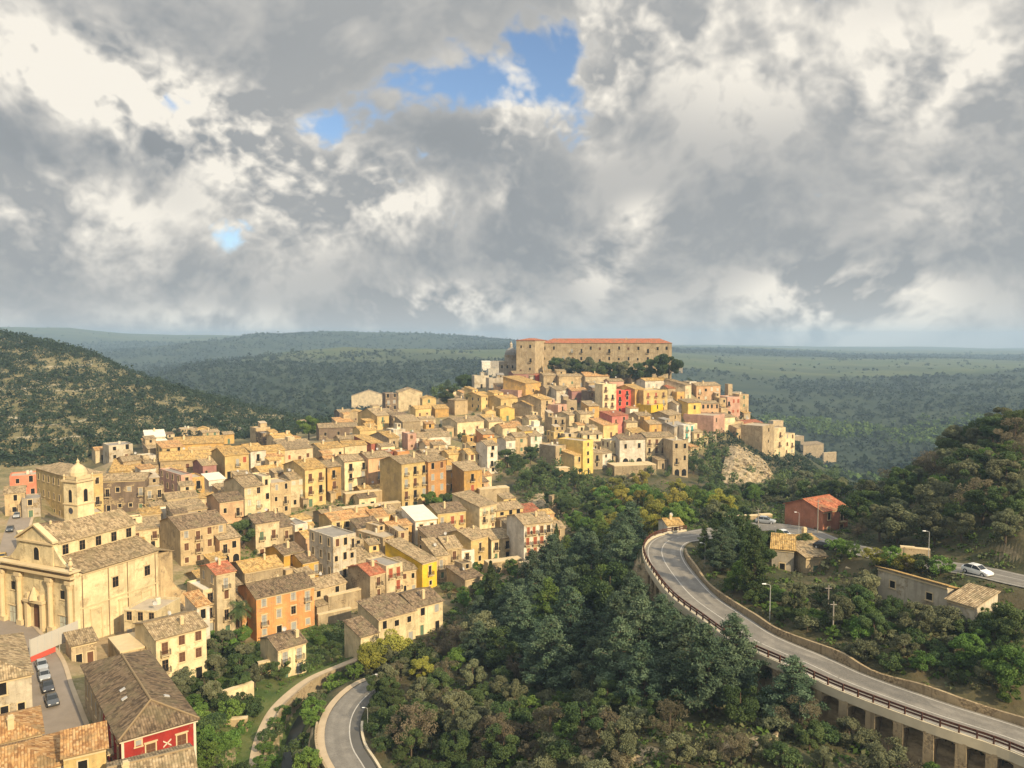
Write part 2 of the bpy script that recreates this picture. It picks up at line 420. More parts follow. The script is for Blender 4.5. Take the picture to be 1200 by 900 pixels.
def tile_mat(name, c0, c1, c2):
    """rows of half-round tiles running down the slope (UV: u along the eave, v up the slope, metres)"""
    m, n, b = material(name, 0.95)
    tc = n.new('ShaderNodeTexCoord'); oi = n.new('ShaderNodeObjectInfo')
    off = n.vmath('SCALE', (9.1, 5.3, 0.0), scale=n.math('MULTIPLY', oi.outputs['Random'], 60))
    uv = n.vmath('ADD', tc.outputs['UV'], off)
    sp = n.new('ShaderNodeSeparateXYZ'); n.l.new(uv, sp.inputs[0])
    row = n.math('ABSOLUTE', n.math('SINE', n.math('MULTIPLY', sp.outputs[0], math.pi / 0.34)))
    course = n.math('FRACT', n.math('DIVIDE', sp.outputs[1], 0.42))
    cell = n.new('ShaderNodeTexWhiteNoise'); cell.noise_dimensions = '2D'
    cu = n.math('FLOOR', n.math('DIVIDE', sp.outputs[0], 0.34)); cv = n.math('FLOOR', n.math('DIVIDE', sp.outputs[1], 0.42))
    cc = n.new('ShaderNodeCombineXYZ'); n.l.new(cu, cc.inputs[0]); n.l.new(cv, cc.inputs[1]); n.l.new(cc.outputs[0], cell.inputs['Vector'])
    patch = n.noise(n.scalev(uv, (1.6, 0.5, 1)), 0.9, 5, 0.7)
    lich = n.noise(uv, 0.35, 4, 0.6)
    c = n.mix(n.mr(patch, 0.40, 0.60), tuple(q * 0.72 for q in c0), c1)
    c = n.mix(n.math('MULTIPLY', n.mr(cell.outputs['Value'], 0.55, 1.0), 0.65), c, c2)
    c = n.mix(n.math('MULTIPLY', n.mr(cell.outputs['Value'], 0.22, 0.0), 0.6), c, tuple(q * 0.42 for q in c0))
    c = n.mix(n.math('MULTIPLY', n.mr(row, 0.45, 0.05), 0.5), c, tuple(q * 0.38 for q in c0))
    c = n.mix(n.math('MULTIPLY', n.mr(lich, 0.47, 0.66), 0.6), c, (0.19, 0.155, 0.085))
    hue = n.new('ShaderNodeHueSaturation'); n.l.new(c, hue.inputs['Color'])
    n.l.new(n.mr(oi.outputs['Random'], 0, 1, 0.85, 1.15, False), hue.inputs['Value'])
    n.l.new(hue.outputs[0], b.inputs['Base Color'])
    hh = n.math('ADD', n.math('MULTIPLY', row, n.mr(n.noise(uv, .8, 3, .6), .3, .7, .25, 1.0)), n.math('ADD', n.math('MULTIPLY', course, 0.25), n.math('MULTIPLY', cell.outputs['Value'], 0.5)))
    bump(n, b, hh, 0.9, 0.11)
    return m
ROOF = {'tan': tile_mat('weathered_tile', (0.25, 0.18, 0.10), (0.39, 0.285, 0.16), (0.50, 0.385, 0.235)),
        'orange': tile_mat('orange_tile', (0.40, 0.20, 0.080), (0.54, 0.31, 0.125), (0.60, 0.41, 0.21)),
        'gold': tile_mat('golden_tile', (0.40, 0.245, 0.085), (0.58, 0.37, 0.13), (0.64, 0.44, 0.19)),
        'brown': tile_mat('brown_tile', (0.125, 0.088, 0.055), (0.23, 0.16, 0.095), (0.33, 0.24, 0.15)),
        'red': tile_mat('red_tile', (0.36, 0.115, 0.06), (0.46, 0.16, 0.08), (0.52, 0.22, 0.12)),
        'pale': plain('pale_roofing', (0.62, 0.58, 0.48), 0.8, 0.2, 0.6),
        'grey': plain('grey_roofing', (0.26, 0.235, 0.20), 0.9, 0.35, 0.5),
        'deck': plain('terrace_screed', (0.40, 0.33, 0.235), 0.9, 0.3, 0.5)}
M_STONE = plain('dressed_stone', (0.56, 0.44, 0.26), 0.85, 0.2, 1.0)
M_PALE = plain('white_trim', (0.60, 0.53, 0.40), 0.8, 0.12, 1.0)
M_GLASS = plain('dark_window', (0.016, 0.015, 0.014), 0.3, 0.3, 1.0)
M_SHUT = {'green': plain('green_shutter', (0.10, 0.16, 0.10), 0.6), 'brown': plain('brown_shutter', (0.12, 0.055, 0.03), 0.6), 'red': plain('red_shutter', (0.33, 0.08, 0.04), 0.6),
          'pale': plain('pale_shutter', (0.46, 0.47, 0.38), 0.6), 'grey': plain('grey_shutter', (0.30, 0.30, 0.28), 0.6), 'dark': M_GLASS, 'teal': plain('teal_shutter', (0.06, 0.27, 0.25), 0.6)}
M_IRON = plain('dark_iron', (0.045, 0.04, 0.035), 0.6, 0.2)
M_RUST = plain('corten_rail', (0.085, 0.035, 0.022), 0.7, 0.3)
M_WOOD = plain('timber', (0.19, 0.12, 0.07), 0.8)
def road_mat():
    """worn asphalt: wheel tracks, patches, cracks (UV: u across the road, v along it, metres)"""
    m, n, b = material('asphalt', 0.9)
    uv = n.new('ShaderNodeTexCoord').outputs['UV']; sp = n.new('ShaderNodeSeparateXYZ'); n.l.new(uv, sp.inputs[0])
    wob = n.math('ADD', sp.outputs[0], n.math('MULTIPLY', n.math('SUBTRACT', n.noise(n.scalev(uv, (0, .05, 1)), 1.0, 2), 0.5), 1.2))
    tr = n.math('ABSOLUTE', n.math('SINE', n.math('MULTIPLY', wob, math.pi / 1.9)))
    base = n.mix(n.mr(n.noise(uv, 0.35, 5, 0.65), 0.3, 0.7), (0.155, 0.142, 0.122), (0.235, 0.215, 0.182))
    base = n.mix(n.math('MULTIPLY', n.mr(tr, 0.4, 1.0), 0.35), base, (0.125, 0.115, 0.10))
    pt = n.new('ShaderNodeTexVoronoi'); n.l.new(n.scalev(uv, (.28, .07, 1)), pt.inputs['Vector']); pt.inputs['Scale'].default_value = 1.0
    sc = n.new('ShaderNodeSeparateColor'); n.l.new(pt.outputs['Color'], sc.inputs[0])
    base = n.mix(n.math('MULTIPLY', n.mr(sc.outputs[0], 0.78, 0.80), 0.5), base, (0.10, 0.095, 0.085))
    ck = n.math('ABSOLUTE', n.math('SUBTRACT', n.noise(uv, 0.8, 6, 0.7), 0.5))
    base = n.mix(n.math('MULTIPLY', n.mr(ck, 0.012, 0.0), 0.55), base, (0.05, 0.046, 0.04))
    base = n.mix(n.math('MULTIPLY', n.mr(n.noise(uv, 4.0, 3, .6), .4, .7), .25), base, (0.26, 0.24, 0.21))
    n.l.new(base, b.inputs['Base Color']); return m
M_ASPH = road_mat()
M_ASPH2 = plain('new_asphalt', (0.10, 0.095, 0.085), 0.9, 0.2, 0.4)
M_PAVE = plain('street_paving', (0.24, 0.20, 0.16), 0.9, 0.22, 0.5)
M_PATH = plain('stone_path', (0.42, 0.33, 0.22), 0.92, 0.25, 0.7)
M_LINE = plain('road_paint', (0.42, 0.40, 0.355), 0.8, 0.35, 1.3)
M_CONC = plain('pale_concrete', (0.52, 0.45, 0.32), 0.9, 0.22, 0.6)
M_MASON = wall_mat('rubble_masonry', (0.36, 0.28, 0.17), 1.0, 0.9)
M_WATER = plain('stream_water', (0.035, 0.038, 0.028), 0.15, 0.3, 0.8)
M_POLE = plain('galvanised_pole', (0.40, 0.40, 0.38), 0.5)
M_WPOLE = plain('wooden_pole', (0.28, 0.25, 0.21), 0.85)
M_DISH = plain('dish_grey', (0.42, 0.41, 0.39), 0.6)
M_LAMPW = plain('lamp_white', (0.78, 0.78, 0.76), 0.4, 0.05)
M_TARP = plain('white_hoarding', (0.44, 0.415, 0.365), 0.7, 0.1, 0.5)
M_TARPR = plain('red_hoarding', (0.52, 0.09, 0.06), 0.7, 0.1, 0.5)
M_LEAD = plain('lead_dome', (0.23, 0.22, 0.20), 0.7, 0.25, 0.6)


def leaf_mat(name, c0, c1, trans=0.25):
    m, n, b = material(name, 0.75)
    at_ = n.new('ShaderNodeAttribute'); at_.attribute_name = 'tint'
    oi = n.new('ShaderNodeObjectInfo')
    c = n.mix(at_.outputs['Fac'], c0, c1)
    hue = n.new('ShaderNodeHueSaturation'); n.l.new(c, hue.inputs['Color'])
    n.l.new(n.mr(oi.outputs['Random'], 0, 1, 0.72, 1.28, False), hue.inputs['Value'])
    n.l.new(n.mr(n.math('FRACT', n.math('MULTIPLY', oi.outputs['Random'], 7.3)), 0, 1, 0.485, 0.512, False), hue.inputs['Hue'])
    n.l.new(hue.outputs[0], b.inputs['Base Color'])
    tr = n.new('ShaderNodeBsdfTranslucent'); n.l.new(hue.outputs[0], tr.inputs['Color'])
    mx = n.new('ShaderNodeMixShader'); mx.inputs[0].default_value = trans
    n.l.new(b.outputs[0], mx.inputs[1]); n.l.new(tr.outputs[0], mx.inputs[2])
    out = [q for q in n.n if q.type == 'OUTPUT_MATERIAL'][0]
    n.l.new(mx.outputs[0], out.inputs['Surface'])
    return m
LEAF = {'pine': leaf_mat('pine_needles', (0.047, 0.086, 0.047), (0.133, 0.180, 0.102)),
        'lime pine': leaf_mat('light_pine_needles', (0.078, 0.133, 0.028), (0.180, 0.234, 0.055)),
        'dark': leaf_mat('dark_leaves', (0.041, 0.074, 0.025), (0.109, 0.152, 0.050)),
        'olive': leaf_mat('olive_leaves', (0.094, 0.109, 0.056), (0.211, 0.218, 0.113)),
        'green': leaf_mat('green_leaves', (0.062, 0.125, 0.025), (0.156, 0.250, 0.050)),
        'gold': leaf_mat('yellowing_leaves', (0.172, 0.180, 0.031), (0.343, 0.312, 0.062)),
        'brown': leaf_mat('brown_twigs', (0.114, 0.098, 0.058), (0.204, 0.174, 0.102)),
        'palm': leaf_mat('palm_fronds', (0.047, 0.094, 0.035), (0.118, 0.172, 0.062)),
        'scrub': leaf_mat('scrub_leaves', (0.062, 0.078, 0.035), (0.164, 0.164, 0.078)),
        'wood': leaf_mat('far_wood_leaves', (0.017, 0.038, 0.021), (0.046, 0.070, 0.036))}  # cloud shadow over the gorge is put into the far wood's leaf colour
M_BARK = plain('bark', (0.11, 0.08, 0.055), 0.95, 0.35, 3.0)

# ================================================================== mesh helpers
class MB:
    """collects faces with material slots and uvs, then links them as one mesh object"""
    def __init__(s): s.v = []; s.f = []; s.m = []; s.uv = []
    def poly(s, pts, m=0, uv=None):
        i = len(s.v); s.v += [tuple(p) for p in pts]; s.f.append(tuple(range(i, i + len(pts)))); s.m.append(m)
        s.uv.append(uv if uv else [(0, 0)] * len(pts))
    def box(s, x0, x1, y0, y1, z0, z1, m=0, bottom=True):
        a = [(x0, y0, z0), (x1, y0, z0), (x1, y1, z0), (x0, y1, z0)]; b = [(p[0], p[1], z1) for p in a]
        s.poly(b, m)
        if bottom: s.poly(a[::-1], m)
        for i in range(4):
            j = (i + 1) % 4
            s.poly([a[i], a[j], b[j], b[i]], m)
    def hexa(s, lo, hi, m=0):
        """prism between two loops of equal length"""
        n = len(lo)
        s.poly(lo[::-1], m); s.poly(hi, m)
        for i in range(n):
            j = (i + 1) % n; s.poly([lo[i], lo[j], hi[j], hi[i]], m)
    def tube(s, pts, rads, n=6, m=0, cap=True):
        rings = []
        for k, p in enumerate(pts):
            p = Vector(p)
            t = (Vector(pts[min(k + 1, len(pts) - 1)]) - Vector(pts[max(k - 1, 0)])).normalized()
            a = t.orthogonal().normalized(); b = t.cross(a)
            r = rads[k] if hasattr(rads, '__len__') else rads
            rings.append([p + (a * math.cos(6.2832 * i / n) + b * math.sin(6.2832 * i / n)) * r for i in range(n)])
        for q, w_ in zip(rings, rings[1:]):
            for i in range(n):
                j = (i + 1) % n; s.poly([q[i], q[j], w_[j], w_[i]], m)
        if cap: s.poly(rings[0][::-1], m); s.poly(rings[-1], m)
    def lathe(s, prof, n=12, c=(0, 0), m=0):
        for (r0, z0), (r1, z1) in zip(prof, prof[1:]):
            for i in range(n):
                a = 6.2832 * i / n; b = 6.2832 * (i + 1) / n
                q = [(c[0] + r0 * math.cos(a), c[1] + r0 * math.sin(a), z0), (c[0] + r0 * math.cos(b), c[1] + r0 * math.sin(b), z0),
                     (c[0] + r1 * math.cos(b), c[1] + r1 * math.sin(b), z1), (c[0] + r1 * math.cos(a), c[1] + r1 * math.sin(a), z1)]
                if r1 < 1e-4: q = q[:3]
                elif r0 < 1e-4: q = [q[0], q[2], q[3]]
                s.poly(q, m)
    def mesh(s, name, mats):
        me = bpy.data.meshes.new(name)
        me.from_pydata(s.v, [], s.f)
        for mt in (mats if isinstance(mats, (list, tuple)) else [mats]): me.materials.append(mt)
        me.polygons.foreach_set('material_index', s.m)
        uvl = me.uv_layers.new(name='UVMap')
        flat = [c for u in s.uv for q in u for c in q]
        uvl.data.foreach_set('uv', flat)
        me.update()
        return me
    def build(s, name, mats, parent=None, loc=(0, 0, 0), rot=0.0):
        return link(name, s.mesh(name, mats), parent, loc, rot)

def link(name, data, parent=None, loc=(0, 0, 0), rot=0.0):
    o = bpy.data.objects.new(name, data); COL.objects.link(o)
    o.location = loc; o.rotation_euler = (0, 0, rot)
    if parent is not None: o.parent = parent
    return o

def tag(o, label=None, cat=None, group=None, kind=None):
    if label: o['label'] = label
    if cat: o['category'] = cat
    if group: o['group'] = group
    if kind: o['kind'] = kind
    return o

def thing(name, label, cat, loc=(0, 0, 0), rot=0.0, group=None):
    return tag(link(name, None, None, loc, rot), label, cat, group)

def copy_tree(o, parent=None):
    kids = [c for c in CH.get(o.name, [])]
    c = o.copy(); COL.objects.link(c); c.parent = parent
    CH[c.name] = []
    for k in kids: CH[c.name].append(copy_tree(k, c))
    return c
CH = {}                       # children of the prototypes that get copied
def kid(o, parent):
    CH.setdefault(parent.name, []).append(o); CH.setdefault(o.name, []); return o

def mesh_np(name, verts, faces, mats, tint=None):
    me = bpy.data.meshes.new(name)
    nv, nf, k = len(verts), len(faces), faces.shape[1]
    me.vertices.add(nv); me.vertices.foreach_set('co', verts.astype(np.float32).ravel())
    me.loops.add(nf * k); me.loops.foreach_set('vertex_index', faces.astype(np.int32).ravel())
    me.polygons.add(nf); me.polygons.foreach_set('loop_start', np.arange(0, nf * k, k, dtype=np.int32))
    me.polygons.foreach_set('loop_total', np.full(nf, k, dtype=np.int32))
    for m in (mats if isinstance(mats, (list, tuple)) else [mats]): me.materials.append(m)
    if tint is not None:
        a = me.attributes.new('tint', 'FLOAT', 'FACE'); a.data.foreach_set('value', tint.astype(np.float32))
    me.update(); me.validate()
    return me

# ================================================================== terrain
def in_poly(px, py, poly):
    px = np.asarray(px, float); py = np.asarray(py, float); c = np.zeros(px.shape, bool)
    n = len(poly)
    for i in range(n):
        x0, y0 = poly[i]; x1, y1 = poly[(i + 1) % n]
        cond = ((y0 > py) != (y1 > py))
        with np.errstate(divide='ignore', invalid='ignore'):
            xi = (x1 - x0) * (py - y0) / (y1 - y0 + 1e-12) + x0
        c ^= cond & (px < xi)
    return c

def build_terrain():
    us = np.concatenate([np.linspace(-1.6, -0.74, 20, endpoint=False), np.linspace(-0.74, 0.74, 330), np.linspace(0.74, 1.6, 21)[1:]])
    ys = np.concatenate([np.exp(np.linspace(math.log(20), math.log(84), 20, endpoint=False)), np.exp(np.linspace(math.log(84), math.log(240), 190, endpoint=False)),
                         np.exp(np.linspace(math.log(240), math.log(800), 130, endpoint=False)), np.exp(np.linspace(math.log(800), math.log(7400), 130))])
    U, Y = np.meshgrid(us, ys); X = U * Y
    Z = height(X, Y)
    nv = len(us); nu = len(ys)
    verts = np.stack([X, Y, Z], -1).reshape(-1, 3)
    i = np.arange(nu - 1)[:, None] * nv + np.arange(nv - 1)[None]
    faces = np.stack([i, i + 1, i + nv + 1, i + nv], -1).reshape(-1, 4)
    # what grows or lies where: town ground, dry hillside, meadow (the rest is undergrowth)
    def poly_ud(cp): return [(ray(x, 400)[0], math.log(d)) for x, d in cp]
    lu, ly = U.ravel(), np.log(Y).ravel()
    town = in_poly(lu, ly, poly_ud([(-200,118),(120,112),(230,150),(300,168),(420,172),(520,188),(660,215),(668,262),(560,300),(640,345),(805,352),(840,392),(885,425),(960,440),(900,470),(800,520),(560,520),(440,480),(360,410),(200,360),(0,300),(-200,290)])).astype(float)
    dry = in_poly(lu, ly, poly_ud([(-700,280),(0,300),(200,390),(430,470),(430,640),(200,760),(-700,900)])).astype(float)
    pxx = 600 + F * lu; yy = Y.ravel(); wv = fbm2((X).ravel(), yy, 1 / 260., 2, 77)
    mead = (((yy > 1480 + 60 * wv) & (yy < 2080 + 80 * wv) & (pxx > 250) & (pxx < 620)) | ((yy > 1700 + 90 * wv) & (yy < 2700 + 150 * wv) & (pxx > 620)) | (yy > 3700)).astype(float)
    orch = in_poly(lu, ly, poly_ud([(200,112),(330,112),(420,165),(380,185),(300,172),(240,160)])).astype(float)
    me = mesh_np('terrain', verts, faces, [])
    ca = me.color_attributes.new('zone', 'FLOAT_COLOR', 'POINT')
    def blur(a):
        a = a.reshape(nu, nv)
        for _ in range(5):
            a = (np.roll(a, 1, 0) + np.roll(a, -1, 0) + np.roll(a, 1, 1) + np.roll(a, -1, 1) + 2 * a) / 6
        return a.ravel()
    ca.data.foreach_set('color', np.stack([blur(town), blur(dry), blur(mead), blur(orch)], 1).astype(np.float32).ravel())
    for p in me.polygons: p.use_smooth = True
    m, n, b = material('ground', 0.97)
    geo = n.new('ShaderNodeNewGeometry'); P = geo.outputs['Position']
    at_ = n.new('ShaderNodeAttribute'); at_.attribute_name = 'zone'
    sp = n.new('ShaderNodeSeparateXYZ'); n.l.new(at_.outputs['Vector'], sp.inputs[0])
    al = at_.outputs['Alpha']
    nf = n.noise(P, 0.9, 5, 0.65); nm = n.noise(P, 0.11, 5, 0.6); nl = n.noise(P, 0.012, 5, 0.6)
    under = n.mix(n.mr(nm, 0.35, 0.65), (0.040, 0.048, 0.020), (0.105, 0.085, 0.045))
    under = n.mix(n.math('MULTIPLY', n.mr(nf, 0.5, 0.7), 0.6), under, (0.13, 0.11, 0.055))
    spf = n.new('ShaderNodeSeparateXYZ'); n.l.new(P, spf.inputs[0])
    under = n.mix(n.mr(spf.outputs[1], 380, 620), under, n.mix(n.mr(nl, .35, .65), (0.020, 0.034, 0.019), (0.042, 0.056, 0.028)))
    townc = n.mix(n.mr(nm, 0.4, 0.62), (0.27, 0.20, 0.115), (0.16, 0.145, 0.06))
    townc = n.mix(n.math('MULTIPLY', n.mr(nf, 0.4, 0.7), 0.6), townc, (0.36, 0.28, 0.17))
    dryc = n.mix(n.mr(nm, 0.36, 0.6), (0.235, 0.19, 0.095), (0.125, 0.115, 0.05))
    dryc = n.mix(n.math('MULTIPLY', n.mr(nf, 0.55, 0.68), 0.8), dryc, (0.36, 0.31, 0.21))
    spz = n.new('ShaderNodeSeparateXYZ'); n.l.new(P, spz.inputs[0])
    lev = n.math('FRACT', n.math('DIVIDE', n.math('ADD', spz.outputs[2], n.math('MULTIPLY', n.noise(P, 0.018, 3, .5), 26.0)), 6.5))
    dryc = n.mix(n.math('MULTIPLY', n.mr(lev, 0.14, 0.03), n.mr(n.noise(P, 0.03, 2), .42, .55)), dryc, (0.40, 0.35, 0.25))
    meadc = n.mix(n.mr(nl, 0.38, 0.6), (0.060, 0.085, 0.032), (0.090, 0.102, 0.042))
    meadc = n.mix(n.math('MULTIPLY', n.mr(n.noise(P, 0.004, 4, 0.6), 0.5, 0.62), 0.9), meadc, (0.045, 0.06, 0.028))
    orchc = n.mix(n.mr(nm, 0.4, 0.6), (0.055, 0.085, 0.020), (0.11, 0.12, 0.04))
    c = n.mix(sp.outputs[0], under, townc)
    c = n.mix(sp.outputs[1], c, dryc); c = n.mix(sp.outputs[2], c, meadc); c = n.mix(al, c, orchc)
    # bare limestone on steep faces
    sn = n.new('ShaderNodeSeparateXYZ'); n.l.new(geo.outputs['True Normal'], sn.inputs[0])
    rock = n.mix(n.mr(n.noise(n.scalev(P, (0.5, 0.5, 1.6)), 0.7, 5, 0.7), 0.35, 0.65), (0.20, 0.15, 0.09), (0.46, 0.36, 0.22))
    steep = n.mr(n.math('ADD', sn.outputs[2], n.math('MULTIPLY', n.math('SUBTRACT', nm, 0.5), 0.25)), 0.66, 0.56)
    c = n.mix(n.math('MULTIPLY', steep, 0.8), c, rock)
    n.l.new(c, b.inputs['Base Color'])
    bump(n, b, nf, 0.6, 0.35)
    me.materials.clear(); me.materials.append(m)
    o = link('ground', me); tag(o, 'valley floor and slopes under the hill town', kind='structure'); del o['label']; return o
build_terrain()


def rock_face(t0, t1, b0, b1, out, seed, nu=150, nv=60):
    rows = []
    for j in range(nv + 1):
        row = []
        for i in range(nu + 1):
            f = i / nu
            row.append((f, j / nv))
        rows.append(row)
    top = [ground(t0[0] + (t1[0] - t0[0]) * i / nu, t0[1] + (t1[1] - t0[1]) * i / nu) for i in range(nu + 1)]
    bot = [ground(b0[0] + (b1[0] - b0[0]) * i / nu, b0[1] + (b1[1] - b0[1]) * i / nu) for i in range(nu + 1)]
    n = (nu + 1) * (nv + 1)
    P_ = np.zeros((nv + 1, nu + 1, 3))
    for i in range(nu + 1):
        for j in range(nv + 1):
            P_[j, i] = top[i].lerp(bot[i], j / nv)
    jj, ii = np.meshgrid(np.arange(nv + 1) / nv, np.arange(nu + 1) / nu, indexing='ij')
    L = (top[-1] - top[0]).length; H_ = np.mean([(a - b).length for a, b in zip(top, bot)])
    rib = np.abs(fbm2(ii * L, jj * H_ * .25, 1 / 1.6, 4, seed)) + .7 * np.abs(fbm2(ii * L, jj * H_ * 1.5, 1 / 1.1, 3, seed + 1)) + .5 * fbm2(ii * L, jj * H_, 1 / 6., 2, seed + 2)
    env = np.minimum(1, np.minimum(ii, 1 - ii) * 6) * np.minimum(1, np.minimum(jj * 3 + .1, (1 - jj) * 3))
    P_[..., 1] -= (.2 + rib * out * .95 + np.sin(jj * math.pi) * out) * env
    P_[..., 2] += (.35 * fbm2(ii * L, jj * H_, 1 / 1.2, 2, seed + 3)) * env + np.sin(jj * math.pi) * out * .5 * env - .4 * (1 - env)
    idx = np.arange(nv)[:, None] * (nu + 1) + np.arange(nu)[None]
    Fc = np.stack([idx, idx + nu + 1, idx + nu + 2, idx + 1], -1).reshape(-1, 4)
    o = link('rock_face', mesh_np('rock_face', P_.reshape(-1, 3), Fc, M_ROCK)); o['kind'] = 'structure'; return o
M_ROCK, rn_, rb_ = material('limestone', 0.95)
_v = rn_.new('ShaderNodeNewGeometry').outputs['Position']
_c = rn_.mix(rn_.mr(rn_.noise(rn_.scalev(_v, (1, 1, .5)), 0.5, 6, 0.7), 0.36, 0.64), (0.17, 0.125, 0.07), (0.50, 0.40, 0.25))
_c = rn_.mix(rn_.math('MULTIPLY', rn_.mr(rn_.noise(rn_.scalev(_v, (1.4, 1.4, .3)), 0.9, 5, 0.7), 0.52, 0.66), 0.75), _c, (0.075, 0.055, 0.032))
_c = rn_.mix(rn_.mr(rn_.noise(_v, 0.22, 5, 0.65), 0.55, 0.66), _c, (0.085, 0.085, 0.035))
rn_.l.new(_c, rb_.inputs['Base Color']); bump(rn_, rb_, rn_.noise(_v, 1.5, 6, 0.7), 0.9, 0.5)
rock_face((856, 508), (896, 537), (842, 568), (912, 566), 3.0, 1)
rock_face((648, 866), (786, 860), (656, 897), (765, 905), 0.9, 11)
rock_face((830, 866), (926, 849), (838, 886), (926, 868), 0.8, 21)
rock_face((618, 574), (640, 572), (612, 600), (642, 602), 0.9, 31, 30, 16)
rock_face((918, 556), (948, 560), (920, 574), (952, 578), 1.2, 41, 40, 16)
rock_face((1078, 586), (1112, 578), (1084, 600), (1116, 592), 1.0, 61, 40, 14)
rock_face((1165, 556), (1200, 548), (1168, 572), (1204, 566), 1.0, 71, 40, 14)
rock_face((1030, 606), (1052, 598), (1034, 614), (1056, 608), 0.8, 81, 30, 10)
rock_face((975, 572), (1010, 578), (978, 588), (1008, 594), 0.9, 51, 40, 12)

# ================================================================== roads
def normals(pl):
    out = []
    for i in range(len(pl)):
        t = pl[min(i + 1, len(pl) - 1)] - pl[max(i - 1, 0)]; t.z = 0; t.normalize()
        out.append(Vector((-t.y, t.x, 0)))          # left of travel
    return out

def ribbon(name, pl, o0, o1, dz, mat, kind='structure', i0=0, i1=None, parent=None, dashed=None):
    N = normals(pl); i1 = len(pl) - 1 if i1 is None else i1
    mb = MB()
    for i in range(i0, i1):
        if dashed and (i // dashed) % 2: continue
        a, b = pl[i], pl[i + 1]; na, nb = N[i], N[i + 1]; z = Vector((0, 0, dz))
        k = 1.6; mb.poly([a + na * o0 + z, a + na * o1 + z, b + nb * o1 + z, b + nb * o0 + z][::-1], 0, [(o0, i * k + k), (o1, i * k + k), (o1, i * k), (o0, i * k)])
    o = mb.build(name, mat, parent)
    if kind: o['kind'] = kind
    return o

def wall_along(mb, pl, off, th, z0, z1, i0, i1, m=0, jag=0.0):
    """solid wall following a polyline: z0, z1 relative to it"""
    N = normals(pl)
    jz = [z1 + jag * (fbm2(np.array([i * 1.0]), np.array([3.0]), 0.35, 3, 7)[0]) for i in range(len(pl))]
    for i in range(i0, i1):
        a, b = pl[i], pl[i + 1]; na, nb = N[i], N[i + 1]
        def q(p, n_, o, z): return (p.x + n_.x * o, p.y + n_.y * o, p.z + z)
        lo = [q(a, na, off, z0), q(b, nb, off, z0), q(b, nb, off + th, z0), q(a, na, off + th, z0)]
        hi = [q(a, na, off, jz[i]), q(b, nb, off, jz[i + 1]), q(b, nb, off + th, jz[i + 1]), q(a, na, off + th, jz[i])]
        mb.poly(hi, m)
        for k in ((0, 1), (2, 3)): mb.poly([lo[k[0]], lo[k[1]], hi[k[1]], hi[k[0]]], m)
        if i == i0: mb.poly([lo[3], lo[0], hi[0], hi[3]], m)
        if i == i1 - 1: mb.poly([lo[1], lo[2], hi[2], hi[1]], m)

# travel along 'upper' goes away from the camera: +offset is the valley side (left)
HW = 3.9
ribbon('road', upper, -HW, HW, 0.0, M_ASPH)
ribbon('road_edge_line', upper, HW - 0.75, HW - 0.60, 0.006, M_LINE)
ribbon('road_edge_line', upper, -HW + 0.45, -HW + 0.60, 0.006, M_LINE)
ribbon('road_centre_line', upper, 0.35, 0.50, 0.006, M_LINE)
iE = N_VIA + 14
mb = MB(); wall_along(mb, upper, HW + 0.003, 0.55, -0.9, 0.32, 0, iE)
kerb = tag(mb.build('parapet_kerb', M_CONC), 'pale concrete parapet kerb along the valley edge of the curved viaduct road', 'parapet')
# retaining wall on the hill side
mb = MB(); wall_along(mb, upper, -HW - 0.62, 0.42, -0.5, 1.05, 0, N_VIA + 4, 0, 0.42)
tag(mb.build('retaining_wall', M_MASON), 'rough stone retaining wall along the hill side of the curved road', 'wall')
# guard rail: two rails on posts
gr = thing('guard_rail', 'rust brown guard rail with posts along the outer edge of the viaduct road', 'guard rail', upper[0])
og = Vector(upper[0])
rel = [p - og for p in upper]
mb = MB(); wall_along(mb, rel, HW + 0.10, 0.09, 1.0, 1.28, 0, iE); wall_along(mb, rel, HW + 0.10, 0.09, 0.62, 0.84, 0, iE)
mb.build('rail', M_RUST, gr)
Nn = normals(rel)
pm = MB(); pm.box(-0.09, 0.09, -0.09, 0.09, 0.325, 1.34); pm = pm.mesh('post', M_RUST)
pl2 = resample(upper[:iE + 1], 1.9); N2 = normals(pl2)
for p, n_ in list(zip(pl2, N2))[:100]:
    link('post', pm, gr, p + n_ * (HW + 0.31) - og, math.atan2(n_.y, n_.x))

# viaduct: deck, piers and flat arches
via = thing('viaduct', 'stone viaduct with square piers and flat arches carrying the curved road', 'viaduct', upper[0])
mb = MB(); wall_along(mb, rel, HW - 3.6, 4.15, -0.78, -0.06, 0, N_VIA); mb.build('deck', M_CONC, via)
plp = resample(upper[:N_VIA + 1], 3.3); NP = normals(plp)
for k, (p, n_) in enumerate(zip(plp, NP)):
    ang = math.atan2(n_.y, n_.x)
    g = hz(p.x + n_.x * (HW - 0.3), p.y + n_.y * (HW - 0.3)) - p.z - 2
    mb = MB(); mb.box(-1.3, 1.0, -0.6, 0.6, g, -0.80)
    mb.build('pier', M_MASON, via, p + n_ * (HW - 0.45) - og, ang)
    if k < len(plp) - 1:
        nx = plp[k + 1]; v = nx - p; L = math.hypot(v.x, v.y)
        mb = MB(); n = 10
        for q in range(n):
            x0, x1 = L * q / n, L * (q + 1) / n
            za = lambda x: -0.79 - 0.9 * (abs(x - L / 2) / (L / 2)) ** 2.5 - 0.15
            lo = [(x0, -1.0, za(x0)), (x1, -1.0, za(x1)), (x1, -0.2, za(x1)), (x0, -0.2, za(x0))]
            hi = [(a[0], a[1], -0.784) for a in lo]
            mb.hexa(lo, hi)
        mb.build('arch', M_MASON, via, p + n_ * (HW + 0.6) - og, math.atan2(v.y, v.x))

